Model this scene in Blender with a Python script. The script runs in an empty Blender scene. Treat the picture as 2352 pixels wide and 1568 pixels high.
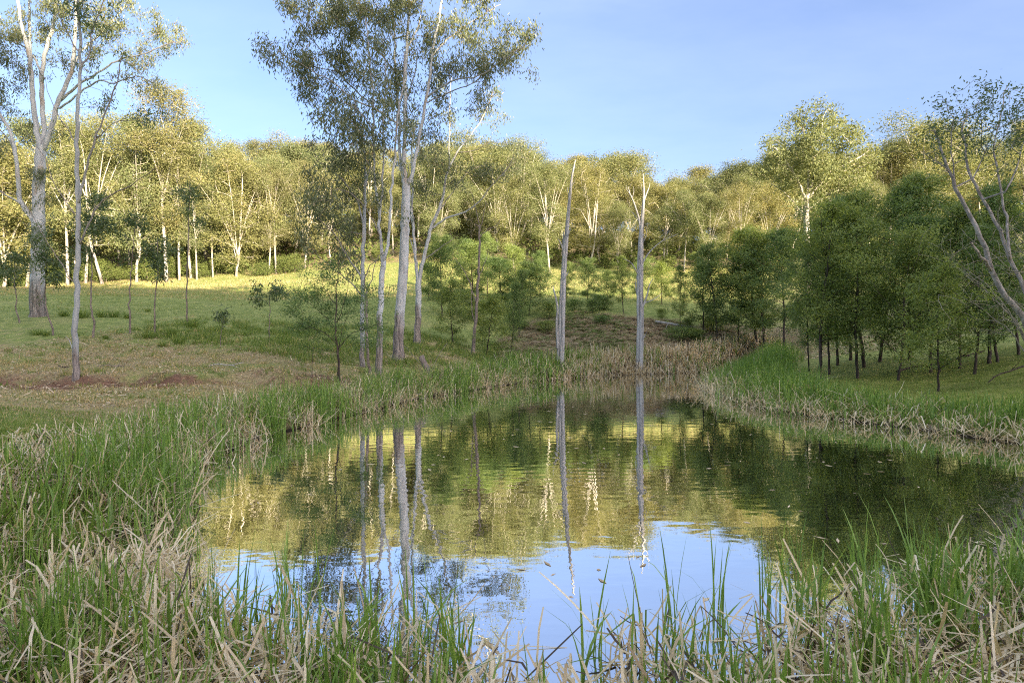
import bpy, math, random
import numpy as np
from mathutils import Vector

# ------------------------------------------------------------------ camera, world, sun, exposure
scn = bpy.context.scene
col = scn.collection
F, CU, CV, CH = 1307.0, 1176.0, 784.0, 2.2        # focal length and centre in photo pixels (2352 wide), eye height above the pond

cd = bpy.data.cameras.new('camera'); cam = bpy.data.objects.new('camera', cd); col.objects.link(cam)
cd.sensor_width = 36.0; cd.lens = 20.0; cd.clip_start = 0.05; cd.clip_end = 3000
cam.location = (0, 0, CH); cam.rotation_euler = (math.radians(90), 0, 0)
scn.camera = cam

SUN_EL, SUN_AZ = math.radians(10.0), math.radians(35.0)     # low sun behind the camera, to its right
SDIR = Vector((math.sin(SUN_AZ)*math.cos(SUN_EL), -math.cos(SUN_AZ)*math.cos(SUN_EL), math.sin(SUN_EL)))
ld = bpy.data.lights.new('sun', 'SUN'); ld.energy = 5.0; ld.angle = math.radians(0.55); ld.color = (1.0, 0.84, 0.60)
sun = bpy.data.objects.new('sun', ld); col.objects.link(sun)
sun.rotation_euler = SDIR.to_track_quat('Z', 'Y').to_euler(); sun.location = SDIR*200

wd = bpy.data.worlds.new('World'); scn.world = wd; wd.use_nodes = True
nt = wd.node_tree; nt.nodes.clear()
wo = nt.nodes.new('ShaderNodeOutputWorld'); bg = nt.nodes.new('ShaderNodeBackground'); sk = nt.nodes.new('ShaderNodeTexSky')
sk.sky_type = 'NISHITA'; sk.sun_disc = False; sk.sun_elevation = SUN_EL
sk.sun_rotation = math.pi - SUN_AZ
sk.altitude = 0; sk.air_density = 1.0; sk.dust_density = 3.0; sk.ozone_density = 3.0
bg.inputs['Strength'].default_value = 0.12
def wn(t, **kw):
    n = nt.nodes.new(t)
    for k, v in kw.items(): setattr(n, k, v)
    return n
# blue sky with thin broken cloud overhead, brightened to fill the shade (it shows in the pond's reflections)
tint = wn('ShaderNodeMix', data_type='RGBA', blend_type='MULTIPLY'); tint.inputs[0].default_value = 1; tint.inputs[7].default_value = (1.04, 0.92, 1.03, 1)
nt.links.new(sk.outputs[0], tint.inputs[6])
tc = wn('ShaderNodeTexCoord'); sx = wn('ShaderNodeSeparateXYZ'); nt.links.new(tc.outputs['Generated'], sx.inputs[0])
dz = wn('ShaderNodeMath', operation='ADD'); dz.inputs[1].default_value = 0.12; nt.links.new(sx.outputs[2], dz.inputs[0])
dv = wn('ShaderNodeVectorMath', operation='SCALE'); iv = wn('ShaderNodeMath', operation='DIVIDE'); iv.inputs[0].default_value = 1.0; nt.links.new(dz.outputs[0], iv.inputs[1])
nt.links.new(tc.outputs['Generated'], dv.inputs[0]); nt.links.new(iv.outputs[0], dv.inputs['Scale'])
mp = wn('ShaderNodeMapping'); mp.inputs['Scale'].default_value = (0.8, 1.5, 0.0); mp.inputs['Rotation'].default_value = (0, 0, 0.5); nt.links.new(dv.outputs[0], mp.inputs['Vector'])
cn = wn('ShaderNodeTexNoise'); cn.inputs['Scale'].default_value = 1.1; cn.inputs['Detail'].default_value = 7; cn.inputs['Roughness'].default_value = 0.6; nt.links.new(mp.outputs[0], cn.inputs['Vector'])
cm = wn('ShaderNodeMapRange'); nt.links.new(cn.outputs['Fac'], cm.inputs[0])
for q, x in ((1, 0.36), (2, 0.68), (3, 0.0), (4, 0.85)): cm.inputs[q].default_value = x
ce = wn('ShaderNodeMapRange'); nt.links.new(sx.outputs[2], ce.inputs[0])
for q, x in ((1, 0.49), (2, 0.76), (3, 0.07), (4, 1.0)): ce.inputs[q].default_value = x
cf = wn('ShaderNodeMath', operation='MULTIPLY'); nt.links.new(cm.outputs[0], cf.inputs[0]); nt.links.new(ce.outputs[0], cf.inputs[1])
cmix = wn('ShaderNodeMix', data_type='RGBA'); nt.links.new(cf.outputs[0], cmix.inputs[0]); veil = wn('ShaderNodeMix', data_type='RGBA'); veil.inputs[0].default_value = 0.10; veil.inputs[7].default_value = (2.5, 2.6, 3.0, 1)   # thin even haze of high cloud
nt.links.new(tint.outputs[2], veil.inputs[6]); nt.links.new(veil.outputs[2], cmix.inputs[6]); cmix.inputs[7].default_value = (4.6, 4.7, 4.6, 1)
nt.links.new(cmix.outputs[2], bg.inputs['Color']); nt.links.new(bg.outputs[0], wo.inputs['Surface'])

scn.view_settings.view_transform = 'Standard'; scn.view_settings.look = 'None'
scn.view_settings.gamma = 1.0; scn.view_settings.use_curve_mapping = False
scn.view_settings.exposure = 1.97
scn.cycles.max_bounces = 6; scn.cycles.diffuse_bounces = 3; scn.cycles.glossy_bounces = 3
scn.cycles.transmission_bounces = 3; scn.cycles.use_denoising = False; scn.cycles.filter_width = 1.1

# ------------------------------------------------------------------ helpers
rng = np.random.default_rng(7)

def W(u, v, y):
    return np.array(((u-CU)/F*y, y, CH+(CV-v)/F*y))

def mesh_np(name, V, Fq, mat, parent=None, attrs=None, smooth=False):
    V = np.asarray(V, np.float32); Fq = np.asarray(Fq, np.int32)
    me = bpy.data.meshes.new(name); n, k = Fq.shape
    me.vertices.add(len(V)); me.vertices.foreach_set('co', V.ravel())
    me.loops.add(n*k); me.loops.foreach_set('vertex_index', Fq.ravel())
    me.polygons.add(n); me.polygons.foreach_set('loop_start', np.arange(0, n*k, k, dtype=np.int32))
    if smooth: me.polygons.foreach_set('use_smooth', np.ones(n, bool))
    for an, av in (attrs or {}).items():
        av = np.asarray(av, np.float32)
        if av.ndim == 1:
            a = me.attributes.new(an, 'FLOAT', 'POINT'); a.data.foreach_set('value', av)
        else:
            a = me.attributes.new(an, 'FLOAT_COLOR', 'POINT'); a.data.foreach_set('color', av.ravel())
    me.update(calc_edges=True); me.validate()
    me.materials.append(mat)
    o = bpy.data.objects.new(name, me); col.objects.link(o)
    if parent is not None: o.parent = parent
    return o

def tag(o, label, cat, group=None, kind=None):
    o['label'] = label; o['category'] = cat
    if group: o['group'] = group
    if kind: o['kind'] = kind
    return o

def struct(o):
    o['kind'] = 'structure'; return o

def thing(name, label, cat, loc, group=None, rz=0.0, sc=1.0):
    e = bpy.data.objects.new(name, None); col.objects.link(e); e.empty_display_size = 0.3
    e.location = loc; e.rotation_euler = (0, 0, rz)
    e.scale = (sc, sc, sc) if np.isscalar(sc) else sc
    return tag(e, label, cat, group)

def place_copy(proto, name, label, cat, loc, group=None, rz=0.0, sc=1.0, tilt=(0, 0)):
    e = thing(name, label, cat, loc, group, rz, sc)
    e.rotation_euler = (tilt[0], tilt[1], rz)
    for pn, me in proto:
        c = bpy.data.objects.new(pn, me); col.objects.link(c); c.parent = e
    return e

def as_proto(*objs):
    out = [(o.name.split('.')[0], o.data) for o in objs]
    for o in objs: bpy.data.objects.remove(o)
    return out

# ---- node helpers
class NG:
    def __init__(s, name):
        s.m = bpy.data.materials.new(name); s.m.use_nodes = True; s.t = s.m.node_tree; s.t.nodes.clear()
        s.out = s.n('ShaderNodeOutputMaterial')
    def n(s, typ, **kw):
        nd = s.t.nodes.new(typ)
        for k, v in kw.items(): setattr(nd, k, v)
        return nd
    def l(s, a, b): s.t.links.new(a, b)
    def val(s, sock, x):
        if hasattr(x, 'default_value') or hasattr(x, 'is_output'): s.l(x, sock)
        elif isinstance(x, (tuple, list)) and len(x) == 3 and sock.type == 'RGBA': sock.default_value = (*x, 1)
        else: sock.default_value = x
    def attr(s, name, fac=True):
        a = s.n('ShaderNodeAttribute'); a.attribute_name = name
        return a.outputs['Fac'] if fac else a.outputs['Color']
    def pos(s): return s.n('ShaderNodeNewGeometry').outputs['Position']
    def obj(s): return s.n('ShaderNodeTexCoord').outputs['Object']
    def vmap(s, vec, scale):
        m = s.n('ShaderNodeMapping'); s.l(vec, m.inputs['Vector']); m.inputs['Scale'].default_value = scale
        return m.outputs[0]
    def noise(s, vec, scale, detail=4, rough=0.55, dist=0.0):
        t = s.n('ShaderNodeTexNoise'); s.l(vec, t.inputs['Vector'])
        t.inputs['Scale'].default_value = scale; t.inputs['Detail'].default_value = detail
        t.inputs['Roughness'].default_value = rough; t.inputs['Distortion'].default_value = dist
        return t.outputs['Fac']
    def mix(s, f, a, b):
        m = s.n('ShaderNodeMix', data_type='RGBA'); s.val(m.inputs[0], f); s.val(m.inputs[6], a); s.val(m.inputs[7], b)
        return m.outputs[2]
    def mul(s, a, b):
        m = s.n('ShaderNodeMix', data_type='RGBA', blend_type='MULTIPLY'); m.inputs[0].default_value = 1
        s.val(m.inputs[6], a); s.val(m.inputs[7], b); return m.outputs[2]
    def math(s, op, a, b=0.0, c=None, clamp=False):
        m = s.n('ShaderNodeMath', operation=op, use_clamp=clamp); s.val(m.inputs[0], a); s.val(m.inputs[1], b)
        if c is not None: s.val(m.inputs[2], c)
        return m.outputs[0]
    def rng(s, x, a, b, c=0.0, d=1.0):
        m = s.n('ShaderNodeMapRange'); m.inputs[1].default_value = a; m.inputs[2].default_value = b
        m.inputs[3].default_value = c; m.inputs[4].default_value = d; s.val(m.inputs[0], x); return m.outputs[0]
    def ramp(s, f, stops):
        r = s.n('ShaderNodeValToRGB'); el = r.color_ramp.elements
        while len(el) < len(stops): el.new(0.5)
        for e, (p, c) in zip(el, stops): e.position = p; e.color = (*c, 1)
        s.val(r.inputs[0], f); return r.outputs[0]
    def bump(s, h, strength, dist):
        b = s.n('ShaderNodeBump'); b.inputs['Strength'].default_value = strength; b.inputs['Distance'].default_value = dist
        s.val(b.inputs['Height'], h); return b.outputs[0]
    def diffuse(s, c, normal=None, rough=0.9, spec=0.2):
        p = s.n('ShaderNodeBsdfPrincipled'); s.val(p.inputs['Base Color'], c); p.inputs['Roughness'].default_value = rough
        p.inputs['Specular IOR Level'].default_value = spec
        if normal is not None: s.l(normal, p.inputs['Normal'])
        return p.outputs[0]
    def leaf(s, c, trans=0.35, gloss=0.0):
        d = s.n('ShaderNodeBsdfDiffuse'); s.val(d.inputs[0], c)
        t = s.n('ShaderNodeBsdfTranslucent'); s.val(t.inputs[0], s.mul(c, (1.15, 1.08, 0.6)))
        m = s.n('ShaderNodeMixShader'); m.inputs[0].default_value = trans; s.l(d.outputs[0], m.inputs[1]); s.l(t.outputs[0], m.inputs[2])
        if gloss <= 0: return m.outputs[0]
        g = s.n('ShaderNodeBsdfGlossy'); g.inputs['Roughness'].default_value = 0.45
        m2 = s.n('ShaderNodeMixShader'); m2.inputs[0].default_value = gloss; s.l(m.outputs[0], m2.inputs[1]); s.l(g.outputs[0], m2.inputs[2])
        return m2.outputs[0]
    def done(s, sh): s.l(sh, s.out.inputs['Surface']); return s.m

def leaf_mat(name, stops, trans=0.35, gloss=0.03, tints=None):
    g = NG(name); c = g.ramp(g.attr('rnd'), stops)
    if tints: c = g.mul(c, g.ramp(g.n('ShaderNodeObjectInfo').outputs['Random'], tints))
    return g.done(g.leaf(c, trans, gloss))

MAT = {}
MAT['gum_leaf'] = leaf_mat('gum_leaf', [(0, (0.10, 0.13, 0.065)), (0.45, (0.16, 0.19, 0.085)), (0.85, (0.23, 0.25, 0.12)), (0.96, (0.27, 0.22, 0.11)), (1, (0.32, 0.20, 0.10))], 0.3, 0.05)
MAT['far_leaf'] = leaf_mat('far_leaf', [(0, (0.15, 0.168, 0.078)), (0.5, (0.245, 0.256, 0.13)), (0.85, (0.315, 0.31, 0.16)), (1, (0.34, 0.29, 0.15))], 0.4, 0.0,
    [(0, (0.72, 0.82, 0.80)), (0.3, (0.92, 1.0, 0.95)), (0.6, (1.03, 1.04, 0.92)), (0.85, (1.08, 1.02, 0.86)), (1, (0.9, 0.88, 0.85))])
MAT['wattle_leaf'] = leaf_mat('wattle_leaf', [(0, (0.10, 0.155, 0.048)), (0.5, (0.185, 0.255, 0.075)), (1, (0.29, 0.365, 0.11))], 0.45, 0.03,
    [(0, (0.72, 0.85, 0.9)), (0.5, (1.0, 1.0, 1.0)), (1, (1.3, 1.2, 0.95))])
MAT['sapling_leaf'] = leaf_mat('sapling_leaf', [(0, (0.07, 0.115, 0.045)), (0.6, (0.11, 0.165, 0.06)), (1, (0.19, 0.22, 0.08))], 0.35, 0.05)
MAT['shrub_leaf'] = leaf_mat('shrub_leaf', [(0, (0.08, 0.11, 0.04)), (0.6, (0.15, 0.19, 0.06)), (1, (0.24, 0.26, 0.09))], 0.35, 0.0)
MAT['litter'] = leaf_mat('litter', [(0, (0.26, 0.17, 0.10)), (0.4, (0.46, 0.345, 0.21)), (1, (0.70, 0.585, 0.42))], 0.05, 0.0)
MAT['bracken'] = leaf_mat('bracken', [(0, (0.30, 0.215, 0.135)), (0.45, (0.48, 0.385, 0.26)), (0.62, (0.62, 0.53, 0.37)), (0.68, (0.15, 0.21, 0.07)), (1, (0.25, 0.32, 0.11))], 0.2, 0.0)
MAT['grass'] = leaf_mat('grass', [(0, (0.12, 0.19, 0.04)), (0.55, (0.20, 0.28, 0.06)), (0.75, (0.30, 0.34, 0.10)), (0.8, (0.42, 0.34, 0.16)), (1, (0.60, 0.49, 0.27))], 0.35, 0.02)
MAT['reed'] = leaf_mat('reed', [(0, (0.09, 0.175, 0.028)), (0.25, (0.17, 0.29, 0.045)), (0.47, (0.30, 0.43, 0.085)), (0.495, (0.055, 0.04, 0.03)), (0.515, (0.10, 0.075, 0.05)), (0.56, (0.44, 0.33, 0.19)), (0.75, (0.67, 0.55, 0.36)), (1, (0.82, 0.73, 0.56))], 0.3, 0.04)

def bark_gum(name, base_h, pale=(0.54, 0.555, 0.54), far=False):
    g = NG(name); h = g.attr('h'); r = g.attr('rad'); ob = g.obj()
    streak = g.noise(g.vmap(ob, (3.2, 3.2, 0.55)), 1.6, 6, 0.6, 0.4)
    patch = g.noise(g.vmap(ob, (1.6, 1.6, 0.42)), 1.5, 3, 0.5)
    c = g.ramp(streak, [(0.30, (0.30, 0.285, 0.27)), (0.46, tuple(x*0.86 for x in pale)), (0.60, pale), (0.74, (0.70, 0.65, 0.57))])
    c = g.mix(g.rng(patch, 0.58, 0.66), c, (0.40, 0.35, 0.29))
    rough = g.noise(g.vmap(ob, (9, 9, 1.1)), 1.4, 5, 0.65)
    rb = g.ramp(rough, [(0.35, (0.10, 0.085, 0.075)), (0.55, (0.30, 0.26, 0.23)), (0.75, (0.46, 0.41, 0.37))])
    edge = g.math('ADD', h, g.math('MULTIPLY', g.math('SUBTRACT', patch, 0.5), base_h*1.9))
    c = g.mix(g.rng(edge, base_h*0.75, base_h*1.1, 1.0, 0.0), c, rb)
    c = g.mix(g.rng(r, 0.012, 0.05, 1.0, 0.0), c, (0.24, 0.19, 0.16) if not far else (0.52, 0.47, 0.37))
    nrm = g.bump(g.math('ADD', streak, rough), 0.6, 0.03)
    return g.done(g.diffuse(c, nrm, 0.8, 0.2))
MAT['bark'] = bark_gum('bark', 2.0)
MAT['bark_thin'] = bark_gum('bark_thin', 0.9, (0.43, 0.445, 0.43))
MAT['bark_far'] = bark_gum('bark_far', 1.4, (0.46, 0.43, 0.38), True)

def bark_plain(name, a, b, sc=(9, 9, 1.2)):
    g = NG(name); ob = g.obj(); f = g.noise(g.vmap(ob, sc), 1.5, 6, 0.65, 0.3)
    return g.done(g.diffuse(g.ramp(f, [(0.32, a), (0.68, b)]), g.bump(f, 0.8, 0.03), 0.9, 0.1))
MAT['bark_dark'] = bark_plain('bark_dark', (0.03, 0.024, 0.02), (0.12, 0.095, 0.08))
MAT['bark_lichen'] = bark_plain('bark_lichen', (0.15, 0.125, 0.11), (0.50, 0.45, 0.41), (5, 5, 2.2))
MAT['twig_pale'] = bark_plain('twig_pale', (0.22, 0.19, 0.14), (0.42, 0.39, 0.29))
MAT['bark_sapling'] = bark_plain('bark_sapling', (0.13, 0.10, 0.085), (0.32, 0.27, 0.23))
def deadwood():
    g = NG('deadwood'); ob = g.obj(); h = g.attr('h')
    f = g.noise(g.vmap(ob, (7, 7, 0.28)), 1.7, 7, 0.62, 0.5)
    c = g.ramp(f, [(0.33, (0.09, 0.085, 0.08)), (0.45, (0.34, 0.325, 0.305)), (0.62, (0.56, 0.545, 0.51)), (0.8, (0.68, 0.64, 0.57))])
    c = g.mix(g.rng(h, 0.12, 0.40, 1, 0), c, (0.035, 0.03, 0.026))           # black tide line left by the water
    return g.done(g.diffuse(c, g.bump(f, 0.9, 0.04), 0.85, 0.15))
MAT['deadwood'] = deadwood()

# ------------------------------------------------------------------ terrain
def vnoise(x, y, seed=0):
    """smooth value noise, vectorised, about -1..1"""
    x = np.asarray(x, float); y = np.asarray(y, float)
    xi = np.floor(x); yi = np.floor(y); fx = x-xi; fy = y-yi
    fx = fx*fx*(3-2*fx); fy = fy*fy*(3-2*fy)
    def hsh(a, b):
        s = np.sin(a*127.1+b*311.7+seed*74.7)*43758.5453
        return (s-np.floor(s))*2-1
    return ((hsh(xi, yi)*(1-fx)+hsh(xi+1, yi)*fx)*(1-fy)+(hsh(xi, yi+1)*(1-fx)+hsh(xi+1, yi+1)*fx)*fy)
def fbm(x, y, seed=0, oct=3):
    s = 0; a = 1.0; t = 0
    for k in range(oct): s = s+a*vnoise(x*2**k, y*2**k, seed+k); t += a; a *= .5
    return s/t
def sstep(x, a, b):
    t = np.clip((x-a)/(b-a), 0, 1); return t*t*(3-2*t)

CTRL = []
def row(y, *uh):
    for u, h in uh: CTRL.append(((u-CU)/F, y, h))
row(3, (-200, .6), (600, .5), (1176, .5), (1800, .5), (2500, .5))
row(5, (-400, .6), (1176, .3), (2700, .5))
row(8, (-300, .6), (0, .45), (1176, .3), (2600, .5))
row(13, (-300, .9), (0, .7), (500, .45), (1176, .3), (1800, .3), (2352, .35), (2700, .9))
row(20, (-300, 1.1), (0, .9), (175, .9), (640, .88), (870, .55), (1176, .3), (1700, .3), (1900, .45), (2150, .58), (2352, 1.2), (2800, 2.6))
row(26, (-300, 2.0), (0, 1.9), (400, 1.8), (640, 1.65), (918, 1.1), (1100, .6), (1300, .3), (1650, .35), (1870, .65), (2100, 1.1), (2352, 2.0), (2800, 4))
row(34, (-300, 3.4), (85, 3.5), (400, 3.0), (640, 2.7), (800, 2.4), (960, 1.9), (1086, 1.4), (1290, .45), (1500, .3), (1750, .7), (1900, 1.3), (2100, 2.0), (2352, 3.2), (2800, 6))
row(44, (-300, 5), (0, 5), (400, 4.6), (640, 4.3), (850, 4), (1015, 4), (1173, 2.4), (1340, 2.4), (1500, 2.0), (1650, 1.9), (1800, 2.2), (2000, 3), (2352, 5), (2800, 9))
row(50, (1100, 4.8), (1240, 4.6), (1340, 4.7), (1500, 4.4), (1700, 4))
row(60, (-300, 7.1), (0, 7.1), (400, 6.9), (640, 6.6), (850, 6.8), (1176, 6.8), (1340, 6.6), (1560, 6.5), (1800, 6), (2100, 7), (2352, 9), (2800, 14))
row(80, (-300, 9.8), (0, 9.8), (400, 10), (640, 10.1), (850, 11), (1176, 10.8), (1500, 10.8), (1800, 11), (2352, 15), (2800, 20))
row(100, (-300, 11.6), (0, 11.6), (400, 13), (640, 13.9), (850, 15.5), (1176, 15.6), (1500, 15), (2000, 18), (2352, 24), (2800, 30))
row(140, (-300, 23), (0, 24), (400, 28), (640, 30), (900, 31), (1176, 29), (1560, 25), (2000, 28), (2400, 34), (2800, 42))
row(190, (-300, 42), (0, 44), (400, 46), (640, 45), (900, 43), (1176, 41), (1560, 34), (2000, 37), (2400, 44), (2800, 55))
row(260, (-300, 55), (0, 55), (400, 58), (640, 56), (900, 52), (1176, 54), (1560, 45), (2000, 50), (2400, 58), (2800, 68))
row(420, (-300, 58), (400, 60), (900, 56), (1560, 50), (2000, 56), (2600, 70))
C = np.array(CTRL); CX = np.stack([C[:, 0]*1.6, np.log(C[:, 1])], 1)
def _tps(r2): return 0.5*r2*np.log(r2+1e-9)
_n = len(C); _K = _tps(((CX[:, None]-CX[None])**2).sum(-1))+np.eye(_n)*0.004
_P = np.concatenate([np.ones((_n, 1)), CX], 1)
_A = np.block([[_K, _P], [_P.T, np.zeros((3, 3))]])
_sol = np.linalg.solve(_A, np.concatenate([np.log(C[:, 2]+1.0), np.zeros(3)]))
def land(x, y):
    x = np.asarray(x, float); y = np.asarray(y, float)
    yy = np.clip(y, 2.5, 420)
    q = np.stack([np.clip(x/yy, -1.25, 1.35)*1.6, np.log(yy)], -1).reshape(-1, 2)
    out = np.empty(len(q))
    for i in range(0, len(q), 20000):
        b = q[i:i+20000]
        out[i:i+20000] = _tps(((b[:, None]-CX[None])**2).sum(-1))@_sol[:_n]+_sol[_n]+b@_sol[_n+1:]
    return np.exp(out.reshape(x.shape))-1.0

# pond outline, read off the photo's waterline (u, v), then closed outside the frame
SH = [(386, 1195, 'L'), (400, 1120, 'L'), (470, 1070, 'L'), (560, 1022, 'L'), (660, 991, 'L'), (760, 966, 'L'), (870, 940, 'L'), (950, 917, 'L'), (1040, 904, 'L'),
      (1150, 886, 'L'), (1230, 875, 'F'), (1290, 869, 'F'), (1380, 861, 'F'), (1500, 858, 'F'), (1620, 855, 'F'), (1720, 852, 'R'),
      (1700, 868, 'R'), (1650, 884, 'R'), (1645, 900, 'R'), (1700, 924, 'R'), (1780, 944, 'R'), (1900, 960, 'R'), (2000, 974, 'R'), (2100, 984, 'R'), (2200, 1000, 'R'), (2352, 1022, 'R')]
PP = [((u-CU)/F*(CH*F/(v-CV)), CH*F/(v-CV), t) for u, v, t in SH]
PP += [(11.6, 8.5, 'R'), (11.0, 5.2, 'N'), (8.0, 3.1, 'N'), (4.0, 2.35, 'N'), (0.5, 2.2, 'N'), (-2.2, 2.4, 'N'), (-3.9, 3.3, 'N'), (-4.7, 5.0, 'N')]
POLY = np.array([(p[0], p[1]) for p in PP]); PTAG = [p[2] for p in PP]
def pond(x, y):
    """signed distance to the waterline (negative in the water) and index of the nearest stretch"""
    x = np.asarray(x, float); y = np.asarray(y, float); p = np.stack([x.ravel(), y.ravel()], -1)
    a = POLY; b = np.roll(POLY, -1, 0); best = np.full(len(p), 1e9); idx = np.zeros(len(p), int); ins = np.zeros(len(p), bool)
    for i in range(len(a)):
        e = b[i]-a[i]; w = p-a[i]; t = np.clip((w@e)/(e@e), 0, 1); d = np.hypot(*(w-t[:, None]*e).T)
        m = d < best; best[m] = d[m]; idx[m] = i
        c = ((a[i, 1] > p[:, 1]) != (b[i, 1] > p[:, 1])); 
        if e[1] != 0: ins ^= c & (p[:, 0] < e[0]*(p[:, 1]-a[i, 1])/e[1]+a[i, 0])
    s = np.where(ins, -best, best)
    return s.reshape(x.shape), idx.reshape(x.shape)

def height(x, y):
    x = np.asarray(x, float); y = np.asarray(y, float)
    h = land(x, y)
    far = sstep(y, 20, 60)
    h = h+fbm(x*.9, y*.9, 3)*0.07*sstep(y, 3, 12)+fbm(x*.22, y*.22, 5)*0.16*sstep(y, 14, 30)+fbm(x*.06, y*.06, 8)*0.8*far*sstep(y, 70, 140)
    # little eroded scarps in the bare red soil on the left
    for (cx, cy, wx, amp, ph) in ((-15.5, 19.6, 2.6, .20, 0), (-11.6, 19.3, 1.7, .24, 1.3), (-7.7, 19.6, 1.9, .30, 2.2), (-19, 18.6, 2.0, .18, .4)):
        m = np.exp(-((x-cx)/wx)**4); d = y-(cy+0.35*np.sin(x*1.4+ph)+0.5*((x-cx)/wx)**2)
        h = h+m*amp*(sstep(d, -0.15, 0.22)*np.exp(-np.clip(d, 0, 9)/1.4)-0.75*np.exp(-((d+0.7)/0.6)**2))
    # the hill behind the camera, whose shadow lies over the pond
    hr = 93.5-9*sstep(x, 196, 224)+1.6*fbm(x*.06, 0*x, 21)+0.8*fbm(x*.2, 0*x, 23)
    back = np.where(y > -300, hr*np.clip((-y-4)/296, 0, 1)**1.35, hr*(0.9+0.1*np.exp((y+300)/60.)))
    h = np.where(y < 2.5, 0.55+back, h)
    s, _ = pond(x, y)
    near = (np.abs(s) < 8)
    h = np.where(s < 0, -0.10-np.clip(-s*0.22, 0, 0.9), np.where(near, 0.02+np.maximum(h, .2)*(1-np.exp(-s/0.9)), h))
    return h

def ground_hit(u, v, y0=2.0, y1=320.0):
    ys = np.exp(np.linspace(math.log(y0), math.log(y1), 1400)); x = (u-CU)/F*ys; z = CH+(CV-v)/F*ys
    g = height(x, ys); k = np.nonzero(z <= g)[0]
    i = k[0] if len(k) else len(ys)-1
    return float(x[i]), float(ys[i]), float(g[i])

def axis(lims):                                     # coordinates whose spacing grows away from the pond
    out = []
    for a, b, st in lims: out += list(np.arange(a, b-1e-6, st))
    return np.array(out+[lims[-1][1]])
gx = axis([(-460, -200, 13), (-200, -80, 5), (-80, -32, 1.6), (-32, -20, .6), (-20, 22, .28), (22, 36, .6), (36, 90, 1.8), (90, 180, 6), (180, 270, 3), (270, 520, 12)])
gy = axis([(-420, -312, 12), (-312, -290, 2), (-290, -10, 8), (-10, 2, 1.0), (2, 34, .27), (34, 60, .5), (60, 120, 1.4), (120, 220, 3.5), (220, 440, 9)])
GX, GY = np.meshgrid(gx, gy); GZ = height(GX, GY); GS, GI = pond(GX, GY)
nx, ny = len(gx), len(gy)
ii = np.arange(nx*ny).reshape(ny, nx)
GF = np.stack([ii[:-1, :-1], ii[:-1, 1:], ii[1:, 1:], ii[1:, :-1]], -1).reshape(-1, 4)
# ground cover: r bare red soil, g dry grass and litter, b brown bracken and forest floor, a moss and lush grass
def zones(x, y):
    u = CU+F*x/np.maximum(y, 1); n1 = fbm(x*.5, y*.5, 31); n2 = fbm(x*.16, y*.16, 37)
    left = 1-sstep(u, 760, 960)
    dirt = np.exp(-((y-19.3-0.10*(x+12)-.7*np.sin(x*.55))/1.25)**2)*left*.95*sstep(n1+0.4*n2+.2*np.sin(x*.8+1), -0.4, 0.35)*sstep(y, 15.5, 17.5)
    dirt = np.maximum(dirt, 0.6*np.exp(-(((x+5)/3.0)**2+((y-22)/2.6)**2))*sstep(n1, -.3, .4))
    dry = left*(1-.85*sstep(y+3*n2, 21, 34))*sstep(y, 9.5, 13.0)*(.78+.3*n1)
    dry = np.maximum(dry, np.exp(-(((u-980)/170)**2+((y-28)/8)**2))*0.9)
    bank = sstep(u, 1130, 1270)*(1-sstep(u, 1800, 1900))*sstep(y, 33, 37)*(1-sstep(y, 47.5, 51))
    wood = sstep(u, 1640, 1800)*sstep(y, 28, 38)*0.5
    wood = np.maximum(wood, sstep(y+6*n2, 96, 106))
    brown = np.maximum(bank, wood)
    moss = sstep(u, 1750, 1900)*(1-sstep(y, 21, 28))
    moss = np.maximum(moss, left*(1-sstep(y, 10.5, 13)))
    return dirt, dry, brown, moss
z4 = np.stack(zones(GX, GY), -1).reshape(-1, 4)
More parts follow.
